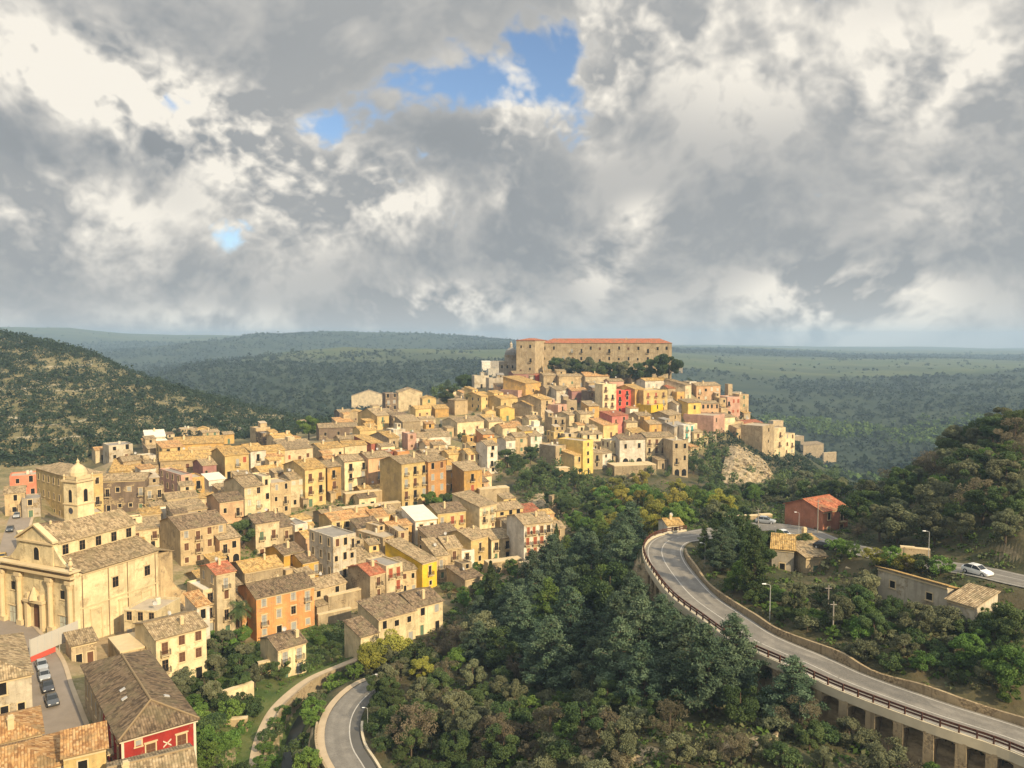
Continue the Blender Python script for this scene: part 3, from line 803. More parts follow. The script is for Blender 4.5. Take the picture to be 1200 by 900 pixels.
# lower road, street, path, stream
LH = 2.8
ribbon('road', lower, -LH, LH, 0.0, M_ASPH)
ribbon('road_new_lane', lower, -LH, -LH + 1.5, 0.005, M_ASPH2)
ribbon('road_centre_line', lower, -LH + 1.55, -LH + 1.72, 0.009, M_LINE)
ribbon('pavement', lower, LH + 0.003, LH + 1.2, 0.12, M_PATH)
mb = MB(); wall_along(mb, lower, LH + 1.20, 0.35, -1.5, 0.65, 0, len(lower) - 12)
tag(mb.build('road_wall', M_MASON), 'low stone wall along the outside of the lower bend at the bottom of the photo', 'wall')
mb = MB(); wall_along(mb, lower, -LH - 0.55, 0.4, -1.0, 0.35, 0, len(lower) - 12)
tag(mb.build('kerb_wall', M_CONC), 'low kerb wall on the inside of the lower bend beside the street lamp', 'wall')
ribbon('street', street, -2.8, 2.8, 0.0, M_PAVE)
ribbon('street_pavement', street, -3.5, -2.8, 0.10, M_PATH)
ribbon('path', path, -1.4, 0.8, 0.0, M_PATH)
mb = MB(); wall_along(mb, path, -1.75, 0.35, -2.6, 0.45, 0, len(path) - 2, 0, 0.06)
tag(mb.build('path_wall', M_MASON), 'stone wall holding up the pale footpath above the stream channel', 'wall')
ribbon('stream', stream, -1.1, 1.1, 0.05, M_WATER)

# ================================================================== houses
REG = []          # (object, pixel x, pixel y, d, description words, own label or None, group)
_wm = {}
def window_mesh(kind, w_, h_, shut, part):
    """origin at the sill centre, wall plane y = 0, outwards = -y"""
    key = (kind, w_, h_, shut, part)
    if key in _wm: return _wm[key]
    mb = MB(); t = 0.16 if part != 'all' else 0.07
    if part == 'all' and kind == 'win': w_, h_ = w_ * 1.2, h_ * 1.15
    a = w_ / 2
    def frame():
        mb.box(-a - t, -a, -0.07, -0.003, -0.10, h_ + t, 0); mb.box(a, a + t, -0.07, -0.003, -0.10, h_ + t, 0)
        mb.box(-a, a, -0.07, -0.003, h_, h_ + t, 0); mb.box(-a - t - .08, a + t + .08, -0.16, -0.003, -0.24, -0.103, 0)
        if kind == 'big': mb.box(-a - t - .12, a + t + .12, -0.20, -0.003, h_ + t + .004, h_ + t + .16, 0)
    def pane(m, mf):
        mf = m if kind != 'big' else mf
        mb.poly([(-a, -0.02, 0), (a, -0.02, 0), (a, -0.02, h_), (-a, -0.02, h_)], m)
        if shut == 'dark' or kind == 'big':
            mb.box(-0.03, 0.03, -0.05, -0.022, 0, h_, mf); mb.box(-a, a, -0.045, -0.023, h_ * .62, h_ * .62 + .05, mf)
        elif rnd.random() < 0.6:
            mb.box(-a, -0.02, -0.06, -0.022, 0.02, h_ - .02, m); mb.box(0.02, a, -0.06, -0.022, 0.02, h_ - .02, m)
    def half():
        s_ = h_ * 0.62; n = 6
        arc = [(-a * math.cos(math.pi * k / n), h_ - a + a * math.sin(math.pi * k / n)) for k in range(n + 1)]
        return arc
    if kind == 'arch':
        arc = half()
        if part in ('frame', 'all'):
            for (x0, z0), (x1, z1) in zip(arc, arc[1:]):
                k = 1 + t / a
                c = h_ - a
                lo = [(x0, -0.07, z0), (x1, -0.07, z1), (x1 * k, -0.07, c + (z1 - c) * k), (x0 * k, -0.07, c + (z0 - c) * k)]
                mb.hexa([(p[0], -0.003, p[2]) for p in lo], lo, 0)
            mb.box(-a - t, -a, -0.07, -0.003, 0, h_ - a, 0); mb.box(a, a + t, -0.07, -0.003, 0, h_ - a, 0)
        if part in ('pane', 'all'):
            mb.poly([(-a, -0.02, 0), (a, -0.02, 0)] + [(x, -0.02, z) for x, z in arc[::-1]], 1 if part == 'all' else 0)
    else:
        if part in ('frame', 'all'): frame()
        if part in ('pane', 'all'): pane(1 if part == 'all' else 0, 0 if part == 'all' else 1)
    nm = 'window' if part != 'pane' else 'pane'
    mats = {'frame': [M_STONE], 'pane': [M_SHUT[shut], M_WOOD], 'all': [M_STONE, M_SHUT[shut]]}[part]
    _wm[key] = mb.mesh(nm, mats); return _wm[key]

def add_window(par, x, z, near, kind='win', w_=0.95, h_=1.5, shut='dark', side=None, dep=0.0, name='window'):
    if side == 'L': loc, rot = (-0.002, x, z), -math.pi / 2
    elif side == 'R': loc, rot = (dep, x, z), math.pi / 2
    else: loc, rot = (x, -0.002, z), 0.0
    if near:
        f = link(name, window_mesh(kind, w_, h_, shut, 'frame'), par, loc, rot)
        link('pane', window_mesh(kind, w_, h_, shut, 'pane'), f)
        return f
    return link(name, window_mesh(kind, w_, h_, shut, 'all'), par, loc, rot)

_bm = {}
def balcony(par, x, z, L=1.7):
    if L not in _bm:
        mb = MB(); mb.box(-L / 2, L / 2, -0.85, -0.004, -0.14, 0)
        for s_ in (-1, 1): mb.box(s_ * L * .35 - .08, s_ * L * .35 + .08, -0.55, -0.004, -0.42, -0.143)
        a = mb.mesh('balcony', [M_STONE])
        mb = MB(); mb.box(-L / 2, L / 2, -0.84, -0.80, 0.92, 0.97)
        n = int(L / 0.14)
        for k in range(n + 1):
            xx = -L / 2 + L * k / n; mb.box(xx - .014, xx + .014, -0.832, -0.804, 0.004, 0.92)
        for s_ in (-1, 1):
            xs = s_ * (L / 2 - .02)
            mb.box(xs - .02, xs + .02, -0.80, -0.006, 0.92, 0.97)
            for k in range(5): mb.box(xs - .014, xs + .014, -0.75 + .16 * k, -0.722 + .16 * k, 0.004, 0.92)
        _bm[L] = (a, mb.mesh('railing', [M_IRON]))
    a, r = _bm[L]
    o = link('balcony', a, par, (x, 0, z)); link('railing', r, o); return o

def slab(mb, q, th=0.13, m=0):
    """roof plane: q from above, first edge = the eave"""
    q = [Vector(p) for p in q]
    e = (q[1] - q[0]).normalized(); nrm = e.cross(q[2] - q[1]).normalized()
    up = nrm.cross(e)
    uv = [((p - q[0]).dot(e), (p - q[0]).dot(up)) for p in q]
    mb.poly(q, m, uv)
    lo = [p - Vector((0, 0, th)) for p in q]
    mb.poly(lo[::-1], m)
    for i in range(len(q)):
        j = (i + 1) % len(q)
        mb.poly([lo[i], lo[j], q[j], q[i]], m)

def roof_shape(typ, w, d, h, z0, pitch, ov=0.35):
    """wall mesh builder and roof mesh builder for a block of width w, depth d, eave height h"""
    mw, mr_ = MB(), MB(); tn = math.tan(R(pitch)); th = 0.13; g = th + 0.02
    V = lambda x, y, z: (x, y, z)
    rise = 0
    if typ == 'G':
        rise = d / 2 * tn
        for x in (0, w):
            p = [V(x, 0, z0), V(x, 0, h), V(x, d / 2, h + rise), V(x, d, h), V(x, d, z0)]
            mw.poly(p[::-1] if x == 0 else p[::-1][::-1])
        mw.poly([V(0, 0, z0), V(w, 0, z0), V(w, 0, h), V(0, 0, h)]); mw.poly([V(w, d, z0), V(0, d, z0), V(0, d, h), V(w, d, h)])
        e = h - ov * tn + g; r = h + rise + g
        slab(mr_, [V(-ov, -ov, e), V(w + ov, -ov, e), V(w + ov, d / 2, r), V(-ov, d / 2, r)])
        slab(mr_, [V(w + ov, d + ov, e), V(-ov, d + ov, e), V(-ov, d / 2 + .001, r), V(w + ov, d / 2 + .001, r)])
        mr_.box(-ov, w + ov, d / 2 - .13, d / 2 + .13, r - 0.03, r + 0.09)
    elif typ == 'X':
        rise = w / 2 * tn
        for y in (0, d):
            p = [V(0, y, z0), V(w, y, z0), V(w, y, h), V(w / 2, y, h + rise), V(0, y, h)]
            mw.poly(p if y == 0 else p[::-1])
        mw.poly([V(0, d, z0), V(0, 0, z0), V(0, 0, h), V(0, d, h)]); mw.poly([V(w, 0, z0), V(w, d, z0), V(w, d, h), V(w, 0, h)])
        e = h - ov * tn + g; r = h + rise + g
        slab(mr_, [V(-ov, d + ov, e), V(-ov, -ov, e), V(w / 2, -ov, r), V(w / 2, d + ov, r)])
        slab(mr_, [V(w + ov, -ov, e), V(w + ov, d + ov, e), V(w / 2 + .001, d + ov, r), V(w / 2 + .001, -ov, r)])
        mr_.box(w / 2 - .13, w / 2 + .13, -ov, d + ov, r - 0.03, r + 0.09)
    elif typ == 'S':
        rise = d * tn
        for x in (0, w):
            p = [V(x, 0, z0), V(x, 0, h), V(x, d, h + rise), V(x, d, z0)]
            mw.poly(p[::-1] if x == 0 else p)
        mw.poly([V(0, 0, z0), V(w, 0, z0), V(w, 0, h), V(0, 0, h)]); mw.poly([V(w, d, z0), V(0, d, z0), V(0, d, h + rise), V(w, d, h + rise)])
        e = h - ov * tn + g; r = h + rise + .15 * tn + g
        slab(mr_, [V(-ov, -ov, e), V(w + ov, -ov, e), V(w + ov, d + .15, r), V(-ov, d + .15, r)])
    elif typ == 'H':
        m_ = min(w, d) / 2; rise = m_ * tn
        mw.box(0, w, 0, d, z0, h)
        e = h - ov * tn + g; r = h + rise + g
        a = [V(-ov, -ov, e), V(w + ov, -ov, e), V(w + ov, d + ov, e), V(-ov, d + ov, e)]
        if w >= d: r0, r1 = V(m_, d / 2, r), V(w - m_, d / 2, r)
        else: r0, r1 = V(w / 2, m_, r), V(w / 2, d - m_, r)
        if w >= d:
            slab(mr_, [a[0], a[1], r1, r0]); slab(mr_, [a[2], a[3], r0, r1]); slab(mr_, [a[1], a[2], r1]); slab(mr_, [a[3], a[0], r0])
        else:
            slab(mr_, [a[0], a[1], r0]); slab(mr_, [a[2], a[3], r1]); slab(mr_, [a[1], a[2], r1, r0]); slab(mr_, [a[3], a[0], r0, r1])
    else:                                            # flat with a parapet
        mw.box(0, w, 0, d, z0, h - .5)
        pw = 0.25
        mw.box(0, w, 0, pw, h - .5, h); mw.box(0, w, d - pw, d, h - .5, h); mw.box(0, pw, pw, d - pw, h - .5, h); mw.box(w - pw, w, pw, d - pw, h - .5, h)
        mr_.box(pw + .003, w - pw - .003, pw + .003, d - pw - .003, h - .497, h - .40)
    return mw, mr_, rise

RM = {'t': 'tan', 'g': 'gold', 'o': 'orange', 'b': 'brown', 'r': 'red', 'p': 'pale', 'y': 'grey', 'd': 'deck'}
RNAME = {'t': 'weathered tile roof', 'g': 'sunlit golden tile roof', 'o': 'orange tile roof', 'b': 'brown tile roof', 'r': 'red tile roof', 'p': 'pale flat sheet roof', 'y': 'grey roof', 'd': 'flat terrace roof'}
SH = {'g': 'green', 'b': 'brown', 'r': 'red', 'p': 'pale', 'y': 'grey', 'n': 'dark', 't': 'teal'}

def house_frame(xL, xR, yE, yB, yaw, d=None):
    xc = (xL + xR) / 2
    G = ground(xc, yB) if d is None else at(xc, yB, d)
    c, s_ = math.cos(R(yaw)), math.sin(R(yaw))
    uL, uR = ray(xL, yB)[0], ray(xR, yB)[0]
    sL = (uL * G.y - G.x) / (c - uL * s_); sR = (uR * G.y - G.x) / (c - uR * s_)
    A = Vector((G.x + sL * c, G.y + sL * s_, G.z))
    h = CZ + ray(xc, yE)[1] * G.y - G.z
    return A, sR - sL, h, G.y

def add_chimney(par, x, y, z, rr):
    mb = MB(); w_ = rr.uniform(.25, .4); h_ = rr.uniform(1.0, 1.7)
    mb.box(-w_, w_, -w_, w_, -1.2, h_); mb.box(-w_ - .08, w_ + .08, -w_ - .08, w_ + .08, h_ + .003, h_ + .12); mb.box(-w_ + .06, w_ - .06, -w_ + .06, w_ - .06, h_ + .123, h_ + .4)
    mb.build('chimney', M_STONE, par, (x, y, z))

_dish = []
def add_dish(par, x, y, z):
    if not _dish:
        mb = MB(); mb.tube([(0, 0, -.4), (0, 0, .7)], .03, 5, 1)
        prof = [(0.0, 0.0), (0.28, 0.06), (0.46, 0.18), (0.44, 0.20), (0.27, 0.09), (0.0, 0.03)]
        i0 = len(mb.v); mb.lathe(prof, 10, (0, 0), 0)
        mt = Matrix.Translation((0, -.1, .75)) @ Matrix.Rotation(R(65), 4, 'X')
        mb.v[i0:] = [tuple(mt @ Vector(p)) for p in mb.v[i0:]]
        mb.tube([(0, -.15, .7), (0, -.6, .95)], .02, 4, 1)
        _dish.append(mb.mesh('satellite_dish', [M_DISH, M_POLE]))
    link('satellite_dish', _dish[0], par, (x, y, z), rnd.uniform(-.6, .6))

def house(xL, xR, yE, yB, yaw=0, dep=9, typ='G', rf='t', col='beige', fl=2, bays=2, fx='', label=None, name='house', d=None, cat='house', pitch=None):
    xc = (xL + xR) / 2
    if yaw == 0: yaw = 40 if xc < 400 else (34 if xc < 470 else (28 if xc < 600 else 22))
    A, w, h, dist = house_frame(xL, xR, yE, yB, yaw, d)
    h = max(h, 2.2); near = dist < 250
    rr = random.Random(int(xL * 31 + yE * 17))
    t = thing(name, 'house', cat, A, R(yaw))
    pitch = pitch or (rr.uniform(14, 19) if typ != 'S' else rr.uniform(9, 13))
    mw, mr_, rise = roof_shape(typ, w, dep, h, -7.0, pitch)
    mw.build('wall', WALL[col], t)
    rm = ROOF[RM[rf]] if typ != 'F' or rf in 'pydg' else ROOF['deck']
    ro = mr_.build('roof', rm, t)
    if typ == 'F' and rr.random() < .35 and w > 5:
        mb = MB(); mb.lathe([(0, 0), (.55, 0), (.55, 1.1), (.5, 1.2), (0, 1.25)], 10); mb.build('water_tank', M_PALE, ro, (w * .6, dep * .6, h - .39))
    if typ in 'GHX' and rr.random() < .55:
        add_chimney(ro, w * rr.uniform(.15, .85), dep * rr.uniform(.2, .42), h + rise * .6, rr)
    if rr.random() < .14: add_dish(ro, w * rr.uniform(.15, .85), dep * (.5 if typ != 'F' else .2), h + (rise if typ in 'G' else (0.0 if typ == 'F' else rise * .35)) + .2)
    # grown in pieces: a raised room at the back, a lean-to beside the door
    if label is None and w > 5 and dep >= 8 and rr.random() < .5 and typ in 'GSF':
        w2, d2 = w * rr.uniform(.35, .55), dep * rr.uniform(.42, .5); h2 = h + rise * (.5 if typ == 'G' else .8) + rr.uniform(1.4, 2.4); x2 = rr.choice([.03, w - w2 - .03])
        m2, r2, _q = roof_shape(rr.choice('SSF'), w2, d2, h2, h - 1.5, rr.uniform(10, 14), .2)
        m2.build('wall', WALL[col], t, (x2, dep - d2 - .02, 0)); r2.build('roof', rm, t, (x2, dep - d2 - .02, 0))
        if near or rr.random() < .5: add_window(t, x2 + w2 / 2, h2 - 1.45, False, 'win', .8, 1.0, 'dark').location.y = dep - d2 - .023
    if label is None and w > 5 and rr.random() < .3 and fl > 1:
        w2, d2, h2 = w * rr.uniform(.3, .45), rr.uniform(1.8, 3.0), rr.uniform(2.3, 3.2); x2 = rr.choice([.02, w - w2 - .02])
        m2, r2, _q = roof_shape('S', w2, d2, h2, -5, 12, .15)
        m2.build('wall', WALL[rr.choice([col, 'tan', 'stone'])], t, (x2, -d2 - .004, 0)); r2.build('roof', ROOF[rr.choice(['tan', 'gold', 'brown'])], t, (x2, -d2 - .004, 0))
    # cornice under the eave
    if near and typ in 'GSH':
        mb = MB(); mb.box(-.02, w + .02, -0.16, -0.004, h - .42, h - .2); mb.build('cornice', M_STONE, t)
    fh = h / max(fl, 1)
    sh = [c for c in fx if c in SH and c.islower()]
    shut = SH[sh[0]] if sh else rr.choice(['dark', 'dark', 'dark', 'dark', 'dark', 'brown', 'brown', 'green', 'pale'])
    ww = min(1.15, w / max(bays, 1) * .46); wh = min(1.95, fh * .56); ww0, wh0, mainsh = ww, wh, shut
    for i in range(fl):
        for k in range(bays):
            x = w * (k + .5) / bays + (rr.uniform(-.3, .3) if not 'P' in fx else 0); z = i * fh + fh * .32
            if rr.random() < (.03 if 'Q' in fx else .08) and bays > 1: continue
            shut = mainsh if rr.random() < .7 else rr.choice(['dark', 'brown', 'grey', 'dark'])
            if 'P' not in fx: ww = round(ww0 * rr.choice([.75, .9, 1, 1]), 1); wh = round(wh0 * rr.choice([.7, .9, 1, 1]), 1); z += rr.uniform(-.15, .15)
            if i == 0:
                if 'A' in fx:
                    add_window(t, x, 0.05, near, 'arch', min(2.6, w / bays * .62), min(fh * .85, 3.2), 'dark', name='archway'); continue
                if rr.random() < .45 or 'D' in fx:
                    add_window(t, x, 0.05, near, 'win', max(ww, .9), min(2.3, fh * .72), rr.choice(['brown', 'grey', 'dark', 'green']), name='door'); continue
                add_window(t, x, z, near, 'win', round(ww * .9, 1), round(wh * .8, 1), shut); continue
            if 'B' in fx and i >= 1 or (rr.random() < .22 and i >= 1 and fh > 2.6):
                add_window(t, x, i * fh + .1, near, 'big' if near else 'win', round(ww, 1), round(min(2.3, fh * .68), 1), shut)
                balcony(t, x, i * fh + .08, round(min(1.7, w / bays * .85), 1))
            else:
                add_window(t, x, z, near, 'big' if (near and 'P' in fx) else 'win', round(ww, 1), round(wh, 1), shut)
    if 'L' in fx or (label is None and fl > 1 and rr.random() < .45):
        n = max(1, int(dep / 4))
        for i in range(fl):
            for k in range(n): add_window(t, dep * (k + .5) / n, i * fh + fh * .32, near, 'win', round(ww, 1), round(wh, 1), shut, side='L')
    REG.append([t, xc, (yE + yB) / 2, dist, (col, fl, RNAME[rf], typ, 'B' in fx, w * h, h, w), label, None])
    return t, A, w, h, yaw, dist

T = True
HOUSES = [
 # --- far left edge of the town
 (128,156,521,540,0,11,'F','y','pale grey',2,2,''), (112,129,527,540,0,7,'G','o','beige',1,1,''), (171,194,512,530,30,14,'G','p','pale grey',1,2,'','pale modern house with a low pale roof at the far left edge of town'),
 (184,198,519,530,0,6,'S','p','white',1,1,'n','small white lean-to with a pale roof below the pale modern house'), (212,232,502,513,0,8,'F','d','stone',1,1,''), (230,245,503,512,20,6,'X','g','yellow',1,0,''),
 (203,262,520,532,20,16,'G','g','ochre',1,4,'n','long low house under the broadest golden roof on the left skyline'), (174,199,525,536,0,8,'S','t','stone',1,1,''), (188,250,539,553,24,16,'G','g','tan',1,3,''),
 (166,183,534,546,0,7,'F','d','white',1,1,'n','small bright white cube house among golden roofs at left'), (129,170,552,562,20,14,'S','g','yellow',1,2,'n','low house with a plain golden yellow wall behind the stained ruin'),
 (145,168,540,556,0,9,'G','t','stone',1,1,''),
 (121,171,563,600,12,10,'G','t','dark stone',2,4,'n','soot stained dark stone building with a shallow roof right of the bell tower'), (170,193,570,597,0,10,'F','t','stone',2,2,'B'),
 (213,226,556,592,45,18,'F','y','pink',3,1,'BL','narrow flat roofed pinkish house with a long dark side wall'), (225,240,559,587,0,9,'F','d','ochre',2,1,'B'), (238,254,545,562,0,11,'G','t','mauve',1,2,''),
 (196,214,583,597,0,6,'F','d','white',1,1,'A'), (245,264,562,575,0,7,'S','p','white',1,1,'n','low plain white annexe wall between the golden roofs'),
 # --- upper left rows
 (264,292,533,560,0,14,'G','g','yellow',2,3,'r','yellow house with red shutters left of the white house with the dark gable'), (294,312,528,553,45,14,'G','g','white',2,1,'nB','tall white house with one balcony and a dark stone gable side'),
 (312,334,528,547,0,9,'G','g','yellow',1,2,'nP','golden house with two plain windows right of the white dark-gabled house'), (334,367,526,542,0,8,'S','t','beige',1,3,'r'), (300,317,501,517,0,8,'F','d','tan',1,1,''),
 (331,353,513,524,0,14,'H','o','yellow',1,2,''), (308,319,507,525,0,8,'F','y','dark stone',2,1,''), (374,419,501,514,20,13,'G','t','dark stone',1,3,'','broad house with a tan roof over a dark open porch on the upper left'),  # broad house: dark wall colour stands in for the porch's shade
 (376,403,525,540,0,12,'G','g','cream',1,3,''), (358,382,549,593,44,15,'G','g','yellow',3,2,'bBP','tall sunlit yellow house with three floors and brown shutters in the middle row'),
 (384,400,547,586,0,12,'G','t','ochre',3,1,'B'), (341,358,561,594,0,10,'G','t','beige',3,2,'p'), (318,341,565,604,0,9,'F','t','tan',3,2,''), (308,318,558,605,0,9,'F','d','cream',3,1,'n'),
 (287,309,570,609,44,15,'G','t','cream',3,2,'pP','cream house with pale green shutters and a roof running far back'), (258,286,587,624,0,11,'G','b','salmon',2,2,'b','salmon pink house with a dark brown roof and a plain lit side wall'),
 # --- middle left
 (212,266,617,660,44,14,'G','b','tan',3,4,'P','large patched tan house with a long brown roof right of the church'), (258,282,631,664,0,8,'S','t','salmon',2,2,'nA','small salmon house with an open loggia beside the ivy wall'),
 (300,328,612,652,0,10,'G','b','beige',2,2,'BP','beige house with a brown roof and a long balcony right of the ivy'), (328,346,617,645,0,9,'S','b','stone',2,1,'B'), (346,361,614,643,0,9,'F','y','white',2,1,'B','small white block with one balcony above the amber house'),
 (287,332,667,690,38,11,'G','g','stone',1,4,'bD','low house under a wide golden roof left of the amber house'), (333,356,648,680,45,10,'G','b','amber',2,1,'pP','amber house with lit side wall and a low gable, left one of the amber pair'),
 (355,386,657,688,0,9,'G','b','amber',2,3,'p','amber house with a stepped brown roof, right one of the amber pair'), (391,418,627,694,44,12,'F','y','pale grey',4,3,'nLQ','tall flat roofed pale grey block with a row of tiny windows along its top side'),
 (301,369,694,743,40,11,'G','b','orange',3,4,'yPQ','large bright orange house with white framed windows above the orchard'), (284,301,706,742,40,8,'S','t','burnt orange',2,1,'A'),
 (255,277,671,745,44,9,'G','r','beige',4,1,'bLQ','tall narrow beige house with a small red roof above the palm tree'), (239,255,690,742,44,9,'F','p','beige',3,1,'n','lower flat roofed beige block joined to the tall narrow beige house'),
 (232,247,709,775,44,6,'S','o','white',3,1,'n','slim white annexe with a tiny orange roof left of the palm tree'), (276,289,692,718,0,7,'S','t','white',2,1,''),
 (184,243,742,802,44,11,'G','t','cream',3,3,'bP','large peeling cream house stepping down beside the dark olive bushes'), (146,185,715,751,-8,8,'F','b','cream',2,3,'nPQ','small cream house with a dark cornice on the terrace beside the church','house',150),
 (186,219,722,745,44,10,'G','t','cream',1,2,'bP','upper storey cream house set back behind the peeling cream house'),
 (326,359,757,792,42,8,'G','b','cream',2,2,'yPQ','small cream cottage with a brown roof standing in the orchard'),
 (423,443,744,773,40,7,'S','b','cream',1,2,'nQ','lowest cream house at the left end of the stepped trio above the lower bend'), (444,487,721,757,40,9,'S','b','cream',2,3,'nQ','middle cream house of the stepped trio above the lower bend'),
 (487,519,708,742,40,11,'G','b','cream',2,2,'nQ','tallest cream house at the right end of the stepped trio above the lower bend'),
 # --- middle rows
 (389,438,607,627,36,10,'G','o','yellow',2,4,'nBQ','long pale yellow house with an orange roof and small balconies'), (437,456,605,625,0,9,'G','o','cream',2,1,''), (455,466,601,622,0,10,'G','t','amber',2,1,'r'), (466,488,609,627,0,9,'S','t','amber',2,1,'r'),
 (487,512,609,637,0,12,'S','p','white',2,2,'nB','white house with a plain pale roof right of the amber houses'), (513,546,600,628,0,13,'G','b','yellow',2,3,'rBQ','pale yellow house with red shutters and two long balconies'),
 (562,582,592,621,46,13,'S','t','cream',3,2,'pBQ','tall cream house with two balcony tiers and a dark side wall'), (582,613,597,615,0,10,'G','t','yellow',2,3,''), (612,634,601,613,0,8,'S','r','cream',1,2,'','low cream house under a crimson covered roof near the ravine'),
 (449,469,628,658,46,13,'F','t','tan',2,2,''), (467,479,622,658,0,8,'F','d','tan',3,1,''), (420,449,650,664,24,12,'G','t','stone',1,2,''), (434,454,672,714,44,10,'G','r','stone',3,1,'bBQ','grey stone tower like house with a small red roof'),
 (453,472,661,707,44,9,'F','y','beige',3,2,'rBQ','flat roofed beige house with red shutters and three balconies'), (471,488,668,697,0,8,'S','t','tan',2,2,''), (495,512,658,690,48,15,'S','t','vivid yellow',2,1,'nBQ','vivid yellow house with one sloping roof in the lower town rows'),
 (511,525,651,682,0,10,'S','t','tan',2,1,'B'), (524,541,642,670,0,11,'G','t','tan',2,1,'tB','tan house with teal shutters in the row below the yellow balcony house'), (540,556,645,667,0,9,'F','t','white',2,1,'B'),
 (552,572,630,662,46,11,'G','t','yellow',2,1,'nBQ','golden yellow house with one wide balcony left of the cream balcony house'), (576,601,631,657,0,11,'G','t','cream',2,2,'nBD','cream house with two balconies and a brown arched door'), (601,610,622,656,0,9,'S','t','stone',2,1,''),
 (614,647,613,662,24,12,'G','t','white',4,4,'rB','tall white house with rows of balconies beside the cypress'), (545,565,677,694,40,8,'S','b','stone',1,1,''), (648,662,619,644,0,8,'G','t','stone',2,1,''),
 (404,433,540,574,0,11,'G','t','cream',3,2,'n','cream house with an arched ground floor doorway left of the pink house'), (432,458,536,574,36,11,'G','t','salmon',3,1,'nB','pale pink house crossed by a shadow left of the big palazzo'),
 (471,502,542,597,44,13,'G','t','yellow',4,3,'yBPQ','yellow front of the big palazzo with three rows of balconies'), (502,523,540,592,44,13,'G','t','burnt orange',4,2,'yPQ','orange brick front joined to the right of the big yellow palazzo'),
 (522,538,551,575,0,10,'S','t','ochre',2,1,''), (544,565,551,590,30,10,'S','t','ochre',3,1,'r','square ochre stone block standing alone right of the palazzo garden'),
 (526,544,532,548,0,9,'G','g','yellow',1,1,'n'), (549,566,532,551,0,10,'G','g','cream',2,2,'n'), (466,480,529,543,0,8,'F','d','orange',1,1,'','small vivid orange house behind the palazzo roof'), (455,466,529,541,0,8,'F','d','brick red',1,0,''),
 (435,448,519,533,50,12,'S','g','brick red',1,1,'nQ','brick red house with a plain gable wall in the upper middle'), (447,463,523,536,0,8,'G','t','cream',1,1,''), (456,468,513,525,48,15,'G','g','stone',1,1,''),
 (442,456,487,503,40,20,'G','t','yellow',2,1,'gBQ','bright yellow house with one green door below the beige hall'), (407,426,484,496,12,14,'X','g','tan',1,1,'','small golden stone chapel with a little bell gable'), (412,452,464,478,10,16,'X','t','beige',1,3,'nQ','broad beige hall with a low gable at the left end of the upper town'),
 (467,495,460,480,14,16,'X','t','beige',1,1,'','beige stone gabled church front near the hilltop wood'), (495,511,467,481,14,10,'X','g','yellow',2,1,'gQ','pale yellow gabled house below the dark hilltop trees'), (487,505,479,491,0,8,'G','g','yellow',1,2,''),
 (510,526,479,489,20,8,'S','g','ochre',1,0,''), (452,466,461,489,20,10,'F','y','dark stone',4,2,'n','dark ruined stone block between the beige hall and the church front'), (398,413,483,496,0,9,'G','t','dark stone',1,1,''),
 (422,441,504,516,0,9,'G','g','yellow',1,2,''), (472,493,494,510,0,12,'S','t','stone',1,1,''), (478,488,508,527,0,8,'F','d','pink',2,1,'','narrow pink house in the middle of the upper town'), (486,528,512,523,18,11,'G','t','white',1,4,'y','long low white wall house under a brown roof'),
 (461,475,503,515,0,8,'F','p','pale grey',1,1,''), (536,567,494,509,40,13,'G','t','cream',1,2,'b','cream house with a wide tan roof and a brown side wall'), (533,548,469,486,30,9,'H','t','tan',1,2,'','tan stone chapel beside the dark hilltop trees'),
 (497,527,531,545,0,9,'G','t','tan',1,3,''), (500,522,521,532,0,9,'G','o','beige',1,2,''), (404,430,522,537,0,9,'G','g','cream',1,2,''), (565,575,535,552,0,8,'S','t','beige',2,1,''),
 # --- upper centre
 (564,577,464,480,46,14,'G','g','yellow',2,1,'n'), (587,607,467,479,40,12,'G','g','yellow',1,2,'n'), (586,603,479,493,14,9,'X','g','bright yellow',1,1,'g','bright yellow gabled house with a green door in the upper town'), (569,581,482,494,14,9,'X','g','yellow',1,1,''),
 (607,617,457,468,48,14,'F','p','pink',1,1,''), (616,634,449,464,50,17,'S','g','ochre',1,1,'','ochre house with a single sloping roof and a long dark side wall below the mauve house'), (602,629,438,447,18,11,'G','t','mauve',1,5,'nQ','long mauve house with dark arched windows below the convent'),
 (628,638,440,449,14,9,'X','r','coral red',1,0,'','tiny coral gable beside the mauve house'), (623,632,475,490,50,14,'G','g','stone',2,1,''), (634,647,468,491,46,17,'G','g','tan',3,1,'B','tall tan house with a long golden roof and dark side wall in the upper centre'), (654,664,474,491,48,14,'F','d','pink',2,1,'B'),
 (620,635,491,502,0,9,'G','t','cream',1,1,''), (623,637,500,515,0,8,'F','d','white',2,2,'p'), (589,613,501,511,0,11,'G','o','cream',1,2,'n','cream house with a bright orange tile roof in the upper centre'), (573,589,494,505,0,9,'G','t','cream',1,1,'g'),
 (566,579,509,522,0,8,'S','t','orange',1,2,'n','small orange red house with two windows above the ravine'), (571,583,522,555,30,10,'G','t','white',4,1,'nQ','tall slim white house above the ravine trees'), (593,604,516,537,0,9,'G','t','white',2,1,''), (604,618,512,532,0,10,'G','t','tan',2,1,'g'),
 (613,624,505,524,0,8,'S','t','bright yellow',2,1,''), (622,635,511,527,0,8,'S','t','white',2,1,'g'), (649,661,506,522,0,8,'F','d','yellow',2,1,''), (647,663,489,507,0,9,'F','d','stone',2,2,'B'),
 (651,663,522,553,42,10,'F','d','stone',3,1,'B','dark stone tower house rising from the ravine trees'), (662,683,508,524,0,9,'F','t','beige',2,2,'n'), (683,706,509,525,0,9,'G','t','cream',2,2,''),
